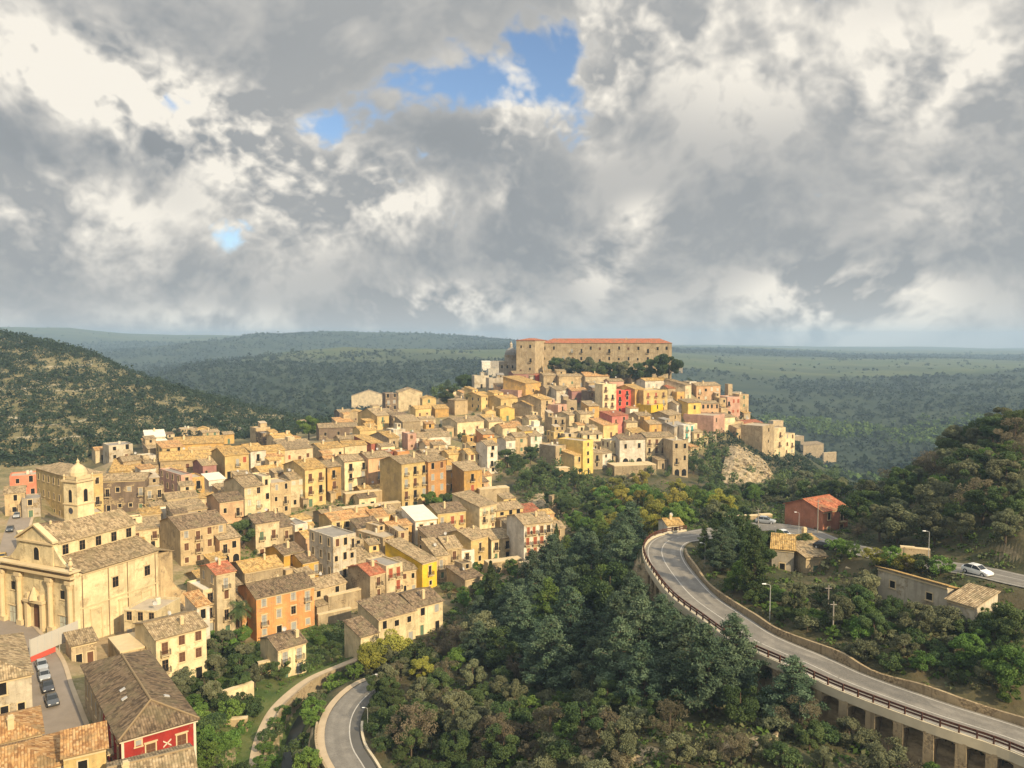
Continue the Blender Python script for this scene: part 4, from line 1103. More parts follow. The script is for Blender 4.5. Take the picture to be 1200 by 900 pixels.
 (683,695,516,556,46,14,'F','d','bright yellow',4,1,'n','tall slim pale yellow tower house at the edge of the ravine trees'), (673,685,533,557,46,9,'S','g','yellow',2,1,'n','small yellow house with a bright golden roof left of the pale yellow tower house'), (694,706,531,550,0,9,'S','t','stone',2,1,''),
 (667,680,486,502,46,10,'G','t','cream',1,1,'n'), (680,696,485,502,0,9,'G','t','cream',1,3,'n'), (690,702,476,498,0,9,'S','t','ochre',2,1,''), (677,687,498,508,0,6,'G','o','cream',1,1,''), (664,676,469,484,20,8,'F','t','stone',1,1,'A'),
 (655,686,441,454,14,9,'G','t','tan',1,3,'g'), (686,714,441,454,14,14,'G','o','beige',1,4,'','beige house with a broad terracotta roof below the convent wall'), (637,653,440,454,14,9,'G','t','stone',1,2,''), (652,670,457,471,0,9,'S','t','pale grey',1,2,''),
 (670,689,458,472,0,9,'G','o','mauve',1,2,''), (690,706,458,478,0,9,'F','y','dark stone',2,2,''), (640,655,455,468,0,9,'G','t','stone',1,1,''),
 (706,722,450,487,18,10,'F','d','cream',4,2,'bBQ','tall cream house with balconies on every floor left of the red house'), (722,739,457,484,18,9,'F','d','coral red',4,2,'nQP','bright red flat roofed house on the upper hillside'),
 (744,755,456,480,46,14,'G','g','ochre',3,1,'B'), (754,782,457,484,24,13,'F','d','yellow',3,3,'rBQ','big yellow palazzo with a row of balconies right of the red house'), (756,782,446,457,24,9,'G','g','white',1,3,'y','white top storey block standing above the big yellow palazzo'),
 (763,777,474,490,44,10,'F','d','vivid yellow',2,1,'n','vivid yellow house below the big yellow palazzo'), (717,736,487,508,34,9,'S','r','rose',2,2,'nQ','rose pink house with a red roof below the bright red house'), (707,724,498,513,34,11,'S','o','yellow',1,1,'n','pale yellow house with an orange roof left of the rose pink house'),
 (734,747,495,508,0,9,'G','t','cream',1,1,''), (748,763,487,500,0,9,'G','t','tan',1,2,''), (761,775,497,511,0,9,'G','t','ochre',1,1,''), (784,798,486,500,50,12,'G','t','tan',2,1,'','tan house with a dark shaded gable side left of the pink house'),
 (790,803,499,516,50,9,'G','y','grey',1,1,''), (726,756,515,545,14,10,'G','b','white',2,2,'nAQ','white house with two ground floor arches above the ravine terrace'), (715,728,516,540,0,9,'F','y','cream',2,1,''), (704,717,531,547,40,8,'G','t','white',2,1,'n','small white house left of the stone terrace wall'),
 (757,789,512,541,14,11,'G','t','beige',3,4,'B','long beige stone house with leafy balconies right of the loggia house'), (788,806,516,558,14,10,'F','d','stone',3,2,'nA','square stone house on a tall bare bastion at the ravine edge'),
 (801,814,498,522,30,10,'F','p','white',3,2,'tB','white house with two balconies at the right of the town front'), (813,823,507,525,0,9,'S','t','cream',2,1,''), (836,849,486,509,52,17,'F','d','pink',2,2,'n','pink house with a broad windowless side wall on the right of the hill'), (848,861,489,508,0,9,'S','t','cream',2,1,''),
 (806,821,472,494,24,9,'S','t','bright yellow',2,1,'','golden yellow house above the windowless grey side wall on the right of the hill'), (821,842,473,489,14,9,'G','t','salmon',2,4,'n','long salmon house with four tall windows on the right of the hill'), (793,805,474,488,0,9,'G','t','white',2,1,''),
 (793,804,459,470,0,9,'F','d','ochre',1,1,''), (803,810,451,468,50,13,'S','t','beige',1,1,''), (816,844,452,471,14,13,'G','t','salmon',2,4,''), (808,816,447,460,0,7,'F','d','white',1,1,''), (783,797,455,464,0,9,'G','r','stone',1,1,'','stone house under a bright terracotta roof right of the yellow palazzo'),
 (852,867,465,487,14,12,'F','t','pink',2,3,'r','pinkish house with red shutters at the foot of the ruined church tower'), (843,853,466,482,14,9,'F','d','tan',2,1,''), (866,877,462,488,14,9,'F','t','tan',3,1,'','narrow tan house at the very right edge of the hilltop'),
 (845,853,478,490,0,8,'F','t','tan',1,1,''), (872,893,496,515,30,10,'G','r','stone',1,2,'n','stone house with a red roof on top of the bare cliff'), (863,877,501,516,40,8,'G','t','tan',1,2,''), (893,907,498,535,48,12,'F','t','stone',3,1,'n','tall blank grey stone block on the cliff'),
 (907,920,501,535,30,9,'F','t','cream',3,1,'bBQ','cream house with three balconies right of the blank stone block'), (919,931,508,533,30,9,'F','d','cream',3,2,'b','cream house beside the balconied house near the tip of the hill'), (930,942,511,524,20,9,'F','d','stone',1,1,''),
 (941,965,521,538,24,10,'S','t','stone',1,1,'n','low stone house at the far right tip of the hill'), (906,918,493,502,0,9,'F','d','tan',1,1,''),
 # --- grey cluster below the dome at the left of the hilltop
 (556,573,440,455,14,9,'F','y','pale grey',1,3,''), (572,593,432,443,14,9,'F','y','pale grey',1,2,'','pale grey house with a white terrace wall left of the convent'), (565,575,424,436,14,8,'S','p','white',1,1,''), (574,592,423,435,14,9,'F','t','grey',1,2,''), (573,593,443,456,14,9,'F','y','grey',1,3,''),
 (601,617,422,440,-20,9,'F','d','tan',1,1,'','square tan bastion house in front of the convent left wing'),
 (650,668,430,441,14,7,'G','t','stone',1,2,''), (714,731,447,457,14,9,'G','t','pink',1,1,''), (721,735,439,449,14,8,'S','t','stone',1,1,''),
]
HOUSES += [
 (12,46,557,582,30,9,'F','d','coral',2,2,'n','coral flat topped building at the far left edge of the photo'), (6,30,578,604,30,9,'G','t','tan',2,1,''), (26,48,584,606,30,8,'F','y','grey',2,1,''),
 (26,48,628,652,40,9,'F','d','cream',2,2,''), (52,74,622,640,40,9,'G','b','stone',1,1,'','dark brown roofed shed between the bell tower and the church'), (110,122,600,618,40,8,'F','d','yellow',1,1,''),
 (196,214,560,575,0,8,'G','t','brick red',1,1,''), (172,190,544,556,0,8,'G','t','stone',1,1,''), (268,292,578,592,40,7,'S','t','beige',1,1,''), (410,424,560,574,0,8,'S','t','tan',1,1,'')]
for hrow in HOUSES:
    house(*hrow)

# ================================================================== larger and special buildings
def absorb(t1, t2):
    """make the parts of t2 parts of t1 (one building in several volumes)"""
    def M(o): return Matrix.Translation(o.location) @ o.rotation_euler.to_matrix().to_4x4()
    rel_ = M(t1).inverted() @ M(t2)
    for o in [q for q in COL.objects if q.parent == t2]:
        m = rel_ @ M(o); o.parent = t1; o.location = m.to_translation(); o.rotation_euler = m.to_euler()
    for i, r in enumerate(REG):
        if r[0] == t2: REG.pop(i); break
    bpy.data.objects.remove(t2)

def reg(t, px, py, d, label, group=None, desc=None):
    REG.append([t, px, py, d, desc, label, group])

# convent on the hilltop
cv = house(605, 627, 399, 438, -20, 24, 'H', 'r', 'stone', 3, 2, 'nQ', 'long convent under a continuous red tiled roof crowning the hill', 'convent', 478, 'convent', 12)[0]
c2 = house(633, 787, 402.0, 438, -11, 15, 'H', 'r', 'stone', 3, 14, 'nQ', None, 'convent', 486, 'convent', 20)[0]
absorb(cv, c2)
# domed church left of the convent
p = at(599, 437, 500)
t = thing('domed_church', 'x', 'church', p, R(-15))
mb = MB(); mb.box(-7, 4.5, -4, 6, -6, 7.5); mb.box(4.5, 6, -4, 5, -6, 5); mb.build('wall', WALL['grey'], t)
mb = MB(); mb.lathe([(4.3, 7.4), (4.3, 11.2), (4.6, 11.3), (4.6, 11.7), (4.2, 11.75)], 16); mb.build('drum', WALL['grey'], t)
mb = MB(); mb.lathe([(4.2, 11.75), (4.0, 13.2), (3.2, 14.8), (2.0, 15.9), (1.0, 16.4)], 16); mb.build('dome', M_LEAD, t)
mb = MB(); mb.lathe([(.9, 16.2), (.9, 18.4), (1.1, 18.5), (.5, 19.3), (0, 20.6)], 10); mb.build('lantern', WALL['grey'], t)
for x in (-5, -1.5, 2): add_window(t, x, 3, False, 'win', 1.0, 1.8, 'dark').location.y = -4.002
reg(t, 599, 415, 500, 'grey church with a lead dome and lantern beside the left end of the convent')
# ruined tower at the right shoulder of the hill
a = house(853, 858, 450, 478, 14, 4, 'F', 't', 'stone', 1, 0, '', 'broken church tower with a sloping remnant of wall at the right shoulder of the hill', 'ruined_tower', None, 'ruin')[0]
b_ = house(858, 870, 461, 478, 14, 5, 'S', 't', 'grey', 1, 1, 'n', None, 'ruin', None, 'ruin', 24)[0]; absorb(a, b_)

# palazzo and bell tower at the left
house(80, 122, 556, 612, 50, 25, 'H', 't', 'yellow', 3, 3, 'nPL', 'large old yellow palazzo with a hipped tile roof behind the bell tower', 'palazzo', 236, 'palazzo', 18)
p = at(94, 630, 206); g = hz(p.x, p.y); zt = CZ + ray(94, 561)[1] * 206
t = thing('bell_tower', 'x', 'bell tower', (p.x, p.y, g), R(68)); H_ = zt - g
mb = MB(); mb.box(-2.5, 2.5, -2.5, 2.5, -3, H_); mb.build('shaft', WALL['cream'], t)
mb = MB()
for z, o in ((H_ - .5, .45), (H_ * .62, .22), (H_ * .32, .2)): mb.box(-2.5 - o, 2.5 + o, -2.5 - o, 2.5 + o, z, z + (.5 if o > .4 else .3))
mb.build('cornice', M_STONE, t)
mb = MB(); mb.box(-2.1, 2.1, -2.1, 2.1, H_ + .003, H_ + 1.0); mb.lathe([(2.3, H_ + 1.0), (2.25, H_ + 1.9), (1.8, H_ + 2.9), (1.1, H_ + 3.6), (.5, H_ + 3.9), (.35, H_ + 4.4), (.45, H_ + 4.7), (.1, H_ + 5.2), (0, H_ + 5.8)], 12)
mb.build('dome', M_STONE, t)
mb = MB()
for sx in (-1, 1):
    for sy in (-1, 1): mb.lathe([(.28, H_ + .003), (.3, H_ + .5), (.12, H_ + .6), (.3, H_ + .95), (.2, H_ + 1.25), (0, H_ + 1.6)], 7, (sx * 2.35, sy * 2.35))
mb.build('finial', M_STONE, t)
f = add_window(t, 0, H_ * .66, True, 'arch', 1.2, 3.4, 'dark', name='bell_opening'); f.location.y = -2.503
f = add_window(t, 0, H_ * .66, True, 'arch', 1.2, 3.4, 'dark', side='L', name='bell_opening'); f.location.x = -2.503
mb = MB()
mb.lathe([(0, 0), (.85, 0.0)], 18, m=1); mb.lathe([(.85, 0), (.85, .05), (1.1, .05), (1.1, -.02)], 18, m=0)
mb.v = [(-2.53 - z, -x, y + H_ * .53) for x, y, z in mb.v]
mb.build('clock_face', [M_STONE, plain('clock_enamel', (.06, .065, .08), .4)], t)
reg(t, 94, 580, 206, 'square cream bell tower with a small dome and a round clock')

# the church of the square
cz = 42.0
A = at_z(95, 745, cz); yaw = 66
ch = thing('baroque_church', 'x', 'church', A, R(yaw))
L, Wd = 18.6, 22.0
mb = MB()
mb.box(0, L, 0, 6.5, -4, 12.3); mb.box(0, L, 16.2, Wd, -4, 12.3)            # aisles
mb.build('aisle_wall', WALL['cream'], ch)
mb = MB()
p = [(0, 6.5, -4), (0, 6.5, 17.6), (0, 11.35, 20.2), (0, 16.2, 17.6), (0, 16.2, -4)]
q = [(L, y, z) for _, y, z in p]
mb.poly(p); mb.poly(q[::-1])
for i in range(4): mb.poly([p[i], q[i], q[i + 1], p[i + 1]])
mb.build('nave_wall', WALL['cream'], ch)
mb = MB()
slab(mb, [(0.3, 6.1, 17.6), (L + .4, 6.1, 17.6), (L + .4, 11.35, 20.5), (0.3, 11.35, 20.5)]); slab(mb, [(L + .4, 16.6, 17.6), (0.3, 16.6, 17.6), (0.3, 11.36, 20.5), (L + .4, 11.36, 20.5)])
mb.build('nave_roof', ROOF['tan'], ch)
mb = MB()
slab(mb, [(0.4, -.5, 12.4), (L + .4, -.5, 12.4), (L + .4, 6.495, 14.9), (0.4, 6.495, 14.9)]); slab(mb, [(L + .4, Wd + .5, 12.4), (0.4, Wd + .5, 12.4), (0.4, 16.205, 14.9), (L + .4, 16.205, 14.9)])
mb.build('aisle_roof', ROOF['tan'], ch)
mb = MB()
for k in range(5): 
    f = add_window(ch, 2.0 + 3.7 * k, 15.0, True, 'big', 1.3, 1.95, 'dark'); f.location.y = 6.497
for x, z in ((8.0, 7.4), (15.8, 7.6)): add_window(ch, x, z, True, 'big', 1.4, 2.1, 'dark')
mb = MB(); mb.box(-.02, L + .02, -.14, -.004, 5.2, 5.45); mb.box(-.02, L + .02, -.25, -.004, 11.9, 12.2)
mb.build('string_course', M_STONE, ch)
mb = MB()
for x in (0.5, 6.3, 10.8, 17.8): mb.box(x, x + .13, -.12, -.004, -3, 11.88)
mb.build('downpipe', M_WOOD, ch)
mb = MB()
for x in (2.2, 8.6, 14.2):
    mb.box(x, x + .3, -.16, -.004, -3, 4.3); mb.box(x + 2.4, x + 2.7, -.16, -.004, -3, 4.3); mb.box(x - .1, x + 2.8, -.2, -.004, 4.303, 4.6)
mb.build('blind_bay', M_STONE, ch)
# facade: plane x = 0, outwards = -x
fc = MB()
fc.box(-1.1, -.003, 0.0, Wd, -4, 12.9); fc.box(-.8, -.003, 6.3, 16.4, 12.9, 17.9)
pd = [(-.8, 6.0, 17.9), (-.8, 16.7, 17.9), (-.8, 11.35, 20.9)]
fc.hexa([(x + .79, y, z) for x, y, z in pd], pd)
fac = fc.build('facade', WALL['cream'], ch)
for y in (0.2, 5.9, 15.2, 20.6):                                # columns on plinths
    tr = MB()
    tr.box(-1.9, -1.104, y - .25, y + 1.35, -3, 1.4)
    tr.lathe([(.55, 1.4), (.5, 2.0), (.48, 9.4), (.62, 9.9), (.75, 10.5)], 10, (-1.55, y + .55)); tr.box(-2.1, -1.104, y - .3, y + 1.4, 10.5, 11.2)
    tr.build('column', M_STONE, fac)
tr = MB(); tr.box(-2.2, -1.104, -.4, Wd + .4, 11.7, 12.1); tr.box(-2.4, -.003, -.5, Wd + .5, 12.9, 13.2)
tr.box(-1.2, -.804, 6.0, 16.7, 17.5, 17.88)
for s_ in (0, 1):
    a_, b_2 = ((-1.3, 5.6, 17.9), (-1.3, 11.35, 21.0)) if s_ == 0 else ((-1.3, 17.1, 17.9), (-1.3, 11.35, 21.0))
    tr.hexa([(-1.3, a_[1], a_[2]), (-1.3, b_2[1], b_2[2]), (-.1, b_2[1], b_2[2]), (-.1, a_[1], a_[2])], [(-1.3, a_[1], a_[2] + .4), (-1.3, b_2[1], b_2[2] + .4), (-.1, b_2[1], b_2[2] + .4), (-.1, a_[1], a_[2] + .4)])
tr.build('entablature', M_STONE, fac)
for s_ in (0, 1):                                               # volutes beside the upper storey
    tr = MB()
    n = 9; pts = []
    for k in range(n + 1):
        u_ = k / n; pts.append((u_ * 5.6, 13.36 + 3.9 * (1 - math.sin(u_ * math.pi / 2)) ** 1.3))
    for (y0, z0), (y1, z1) in zip(pts, pts[1:]):
        f_ = (lambda y: 6.3 - y) if s_ == 0 else (lambda y: 16.4 + y)
        lo = [(-.7, f_(y0), 13.36), (-.7, f_(y1), 13.36), (-.7, f_(y1), z1 + .02), (-.7, f_(y0), z0 + .02)]
        tr.hexa(lo, [(-.1, y, z) for _, y, z in lo])
    tr.build('volute', WALL['cream'], fac)
def fwin(y, z, w_, h_, kind='win', sh='dark', nm='window'):
    f = link(nm, window_mesh(kind, w_, h_, sh, 'frame'), ch, (-1.103, y, z), -math.pi / 2); link('pane', window_mesh(kind, w_, h_, sh, 'pane'), f); return f
fwin(11.2, 14.0, 1.6, 2.6, 'arch').location.x = -.803
fwin(11.2, 0.4, 1.9, 4.8, 'arch', 'brown', 'portal'); fwin(3.4, 7.2, 1.3, 1.7); fwin(18.2, 7.2, 1.3, 1.7); fwin(3.5, .3, 1.9, 3.4, 'big', 'pale', 'side_door'); fwin(18.6, .3, 1.9, 3.4, 'big', 'pale', 'side_door')
tr = MB(); tr.box(-1.9, -1.104, 8.6, 9.3, 0, 5.6); tr.box(-1.9, -1.104, 13.1, 13.8, 0, 5.6); tr.box(-2.1, -1.104, 8.3, 14.1, 5.6, 6.2); tr.lathe([(1.0, 6.2), (.9, 6.8), (.6, 7.6), (.3, 8.4), (0, 8.8)], 8, (-1.6, 11.2)); tr.box(-1.9, -1.104, 8.9, 9.5, 6.2, 7.4); tr.box(-1.9, -1.104, 12.9, 13.5, 6.2, 7.4)
tr.build('portal_frame', M_STONE, ch)
mb = MB()
for y in (-.1, Wd - .2): mb.lathe([(.3, 13.35), (.22, 14.0), (.5, 14.5), (.35, 15.0), (.15, 15.3), (.3, 15.6), (0, 16.0)], 8, (-1.6, y + .3))
mb.build('urn', M_STONE, ch)
mb = MB()
for k in range(9): mb.box(-2.2 - .42 * (9 - k), -1.2, 1.5 - .25 * (9 - k), 20 + .25 * (9 - k), -2.6 + .28 * k - .28, -2.6 + .28 * k)
mb.build('stairs', M_PATH, ch)
# curved buttress at the far end
mb = MB(); n = 10
prof = [(L + 8.0 * (k / n), 12.0 - 11.0 * math.sin(k / n * math.pi / 2) ** 1.2) for k in range(n + 1)]
for (x0, z0), (x1, z1) in zip(prof, prof[1:]):
    lo = [(x0, 0.6, -5), (x1, 0.6, -5), (x1, 5.5, -5), (x0, 5.5, -5)]; mb.hexa(lo, [(x0, .6, z0), (x1, .6, z1), (x1, 5.5, z1), (x0, 5.5, z0)])
mb.build('buttress', WALL['tan'], ch)
mb = MB(); mb.box(L + .003, L + 9, 5.6, 17, -5, 9.5); mb.build('sacristy_wall', WALL['tan'], ch)
mb = MB(); slab(mb, [(L + 9.3, 5.3, 9.4), (L + 9.3, 17.3, 9.4), (L + .1, 17.3, 12.0), (L + .1, 5.3, 12.0)]); mb.build('sacristy_roof', ROOF['tan'], ch)
reg(ch, 90, 690, 158, 'large baroque church with a columned facade, side aisle and clerestory windows on the left')

# long red house in the foreground
zc = 40.5
A = at_z(142, 866, 48.6); B = at_z(220, 844, 48.6); C_ = at_z(77, 784, 48.6)
ex = (B - A); wR = ex.length; yawr = math.atan2(ex.y, ex.x); ln = (C_ - A).length
t = thing('red_house', 'x', 'house', (A.x, A.y, zc), yawr); hh = 48.6 - zc; wR += 1.0
mb = MB(); mb.box(0, wR, 0, 13, -6, hh); mb.build('wall', WALL['red'], t)
mb = MB(); mb.box(.003, wR - .003, 13, ln, -6, hh - .01); o = mb.build('wall', WALL['stone'], t); o['label'] = 'bare stone rear part of the long house wall'
_, mr_, rise = roof_shape('H', wR, ln, hh, 0, 23, .5); ro = mr_.build('roof', ROOF['brown'], t)
mb = MB()
for (x, y) in ((2.4, 8.5), (2.2, 11.5), (5.2, 3.6)): pass
for (x, y, s_) in ((2.2, 9.5, 1), (2.5, 12.4, 1), (wR - 2.0, 7, -1)):
    z = hh + math.tan(R(23)) * min(x, wR - x) + .22
    sk = MB(); sk.box(-.38, .38, -.3, .3, -.12, .07); o = sk.build('skylight', M_DISH, ro, (x, y, z)); o.rotation_euler = (0, -s_ * R(23), 0)
ridge = MB(); zr = hh + wR / 2 * math.tan(R(23)) + .2
ridge.tube([(wR / 2, wR / 2, zr), (wR / 2, ln - wR / 2, zr)], .16, 6); ridge.tube([(-.4, -.4, hh + .05), (wR / 2, wR / 2, zr)], .15, 6); ridge.tube([(wR + .4, -.4, hh + .05), (wR / 2, wR / 2, zr)], .15, 6)
ridge.build('ridge_tiles', ROOF['tan'], ro)
mb = MB(); mb.box(-.25, wR + .25, -.25, -.004, hh - .5, hh - .12); mb.box(-.25, -.004, 0, 13, hh - .5, hh - .12); mb.box(wR - .3, wR + .02, -.06, -.004, -4, hh - .51); mb.box(-.02, .3, -.06, -.004, -4, hh - .51); mb.build('trim', M_PALE, t)
for x in (wR * .38, wR * .80): 
    f = link('window', window_mesh('big', 1.15, 2.3, 'brown', 'frame'), t, (x, -.002, hh - 4.0)); link('pane', window_mesh('big', 1.15, 2.3, 'brown', 'pane'), f)
add_window(t, wR * .22, hh - 1.5, True, 'win', .7, .7, 'grey')
for k in range(3): 
    f = add_window(t, 2.2 + 3.8 * k, hh - 4.1, True, 'big', 1.1, 2.4, 'pale', side='L'); balcony(f, 0, -.02, 1.7)
for k in range(4): add_window(t, 15 + 3.6 * k, hh - 4.3, True, 'win', 1.0, 2.2, 'grey', side='L')
mb = MB()
for s_ in (-1, 1):
    mb.hexa([(-.5, -.12, -s_ * .4 - .09), (.5, -.12, s_ * .4 - .09), (.5, -.02, s_ * .4 - .09), (-.5, -.02, -s_ * .4 - .09)], [(-.5, -.12, -s_ * .4 + .09), (.5, -.12, s_ * .4 + .09), (.5, -.02, s_ * .4 + .09), (-.5, -.02, -s_ * .4 + .09)])
mb.build('iron_anchor', M_PALE, t, (wR * .60, 0, hh - 2.3))
reg(t, 150, 830, 108, 'long crimson house with a big hipped brown tile roof in the left foreground')

# roofs at the bottom left corner
house(-60, 39, 800, 850, 36, 20, 'H', 't', 'pale grey', 2, 4, 'n', 'house with a large tan roof and a plain grey wall at the left edge of the street', d=112, pitch=22)
house(-60, 52, 872, 940, 34, 9, 'H', 'o', 'beige', 2, 3, 'n', 'house with an orange roof at the bottom left corner beside the parked cars', d=100, pitch=20)
house(-60, 74, 912, 960, 32, 9, 'H', 'o', 'beige', 2, 3, 'n', 'house under the nearest orange tile roof in the bottom left corner', d=90, pitch=21)
house(76, 126, 882, 940, 30, 5, 'S', 'o', 'yellow', 2, 1, 'n', 'pale yellow house end with a small orange roof at the bottom of the street', d=93)
house(132, 230, 916, 960, 30, 7, 'G', 't', 'beige', 2, 2, 'n', 'house with a brown roof just below the crimson house at the bottom edge', d=89)

house(84, 114, 754, 780, 40, 5, 'S', 't', 'stone', 1, 2, 'D', 'low stone shed at the rear end of the crimson house beside the church', 'outbuilding', 139, 'outbuilding')
# buildings right of the ravine
house(964, 993, 597, 627, 32, 10.3, 'G', 'r', 'terracotta', 2, 2, 'nD', 'salmon barn like house with a bright red tile roof beside the car park', d=174, pitch=20)
a = house(904, 930, 644, 674, -20, 7, 'S', 'g', 'grey', 1, 1, 'nQ', 'roofless looking low stone cottage in ruins beside the dark spruce', 'ruined_cottage', 150, 'cottage')[0]
b_ = house(944, 985, 652, 676, 12, 7, 'S', 't', 'stone', 1, 2, 'nQ', None, 'ruin', 148, 'ruin')[0]; absorb(a, b_)
b_ = house(924, 960, 636, 655, 16, 6, 'G', 'g', 'stone', 1, 0, '', None, 'ruin', 158, 'ruin')[0]; absorb(a, b_)
a = house(1028, 1110, 676, 706, -60, 5, 'S', 'g', 'pale grey', 1, 2, 'nQ', 'long grey stone farmhouse with a lit tile edge on the right hillside', 'farmhouse', 122, 'farmhouse', -16)[0]
b_ = house(1110, 1142, 714, 724, -60, 6, 'S', 't', 'pale grey', 1, 0, '', None, 'ruin', 113, 'ruin')[0]; absorb(a, b_)
house(782, 800, 615, 630, 10, 6, 'G', 'g', 'white', 1, 1, 'nQ', 'tiny white house behind the top of the road bend', d=186)
house(647, 654, 581, 612, 30, 2.2, 'F', 't', 'stone', 2, 1, 'n', 'slim broken stone bell turret standing alone at the ravine edge', 'bell_turret', 262, 'turret')

# terrace and garden walls
def stone_wall(xL, xR, yT, yB, yaw, dep, col, label, d=None, name='terrace_wall'):
    A, w, h, dist = house_frame(xL, xR, yT, yB, yaw, d)
    t = thing(name, 'x', 'wall', A, R(yaw))
    mb = MB(); n = max(2, int(w / 3)); mb.box(0, w, 0, dep, -7, h - .25); mb.build('masonry', WALL[col], t)
    mb = MB()
    for k in range(n): mb.box(w * k / n, w * (k + 1) / n, -.05, dep + .05, h - .247, h - .247 + rnd.uniform(.15, .3))
    mb.build('coping', M_STONE, t)
    reg(t, (xL + xR) / 2, (yT + yB) / 2, dist, label)
    return t
for r_ in [
 (720, 769, 545, 560, 14, 9, 'stone', 'long stone terrace wall under the loggia house above the trees'), (142, 187, 759, 812, 40, 9, 'tan', 'high tan stone terrace wall below the church side', 141),
 (385, 425, 694, 716, 40, 1.4, 'stone', 'stone terrace wall under the pale grey flat roofed block'), (405, 456, 576, 590, 30, 3, 'tan', 'tan rubble terrace wall under the pink house'), (400, 470, 592, 604, 30, 3, 'stone', 'long low rubble terrace wall above the orange roofed yellow house'),
 (522, 545, 588, 600, 24, 6, 'stone', 'garden retaining wall between the palazzo and the ochre block'), (486, 524, 594, 606, 34, 3, 'tan', 'rubble wall at the foot of the yellow palazzo'), (562, 597, 572, 590, 20, 4, 'stone', 'ruined stone walls below the slim white house above the ravine'),
 (572, 612, 657, 672, 24, 3, 'tan', 'stone wall under the cream house with the brown arched door'), (613, 636, 660, 676, 24, 3, 'tan', 'tan base wall under the tall white house beside the cypress'), (373, 412, 716, 730, 34, 1.0, 'stone', 'broken garden wall right of the large orange house'),
 (303, 326, 775, 790, 30, 1.0, 'tan', 'low arched garden wall left of the orchard cottage'), (256, 298, 806, 822, 46, .8, 'cream', 'pale garden wall climbing beside the dark olive bushes'), (262, 290, 842, 852, 10, .8, 'tan', 'low wall in the bottom garden beside the footpath'),
 (785, 800, 430, 437, -10, 3, 'stone', 'stone wall at the right foot of the convent'), (726, 785, 433, 443, 8, 2, 'stone', 'long retaining wall under the convent trees'), (965, 980, 530, 542, 20, 2, 'stone', 'last scrap of wall at the tip of the hill'),
 (990, 1028, 668, 684, -40, 1.2, 'grey', 'grey garden wall between the ruined cottage and the farmhouse', 140), (1055, 1090, 642, 655, -20, 1, 'stone', 'stretch of grey wall behind the upper road'),
 (850, 905, 604, 614, 12, 1.5, 'stone', 'pale terrace wall in the field left of the salmon barn like house', 205), (655, 668, 548, 562, 24, 4, 'tan', 'stone base under the dark tower house by the ravine')]:
    stone_wall(*r_)

# white and red hoarding beside the church steps
hp = at_z(36, 776, 42.3); hq = at_z(92, 752, 42.3)
v = hq - hp
t = thing('hoarding', 'x', 'hoarding', hp, math.atan2(v.y, v.x)); Lh = v.length
mb = MB(); mb.box(0, Lh, -.06, .06, 1.0, 4.1); mb.build('sheet', M_TARP, t)
for k in range(1, 7):
    mb = MB(); mb.box(Lh * k / 7 - .04, Lh * k / 7 + .04, -.075, -.062, 1.0, 4.1); mb.build('seam', M_POLE, t)
mb = MB(); mb.box(0, Lh * .5, -.065, .065, 0, .997); mb.build('base_sheet', M_TARPR, t)
mb = MB()
for k in range(6): mb.tube([(Lh * k / 5, .12, -.5), (Lh * k / 5, .12, 4.2)], .05, 6)
mb.tube([(0, .12, 2.4), (Lh, .12, 2.4)], .04, 6); mb.build('scaffold_pole', M_POLE, t)
reg(t, 64, 750, 145, 'white sheeted hoarding with a red base beside the church steps')

# ================================================================== vehicles
M_TYRE = plain('tyre', (0.02, 0.02, 0.02), 0.9); M_RIM = plain('alloy_rim', (0.45, 0.45, 0.45), 0.35)
M_CGL = plain('car_glass', (0.03, 0.035, 0.04), 0.08)
def paint(name, c):
    m, n, b = material(name, 0.35); b.inputs['Base Color'].default_value = (*c, 1); b.inputs['Coat Weight'].default_value = 0.6; b.inputs['Coat Roughness'].default_value = 0.08; b.inputs['Specular IOR Level'].default_value = .5
    tcn = objvec(n)[0]; n.l.new(n.mr(n.noise(tcn, 3, 3), .3, .8, .25, .5), b.inputs['Roughness']); return m
PAINT = {'white': paint('white_paint', (.75, .75, .73)), 'silver': paint('silver_paint', (.30, .32, .34)), 'black': paint('black_paint', (.02, .02, .022)), 'dark': paint('dark_paint', (.05, .055, .06)), 'yellow': paint('yellow_paint', (.6, .36, .03))}
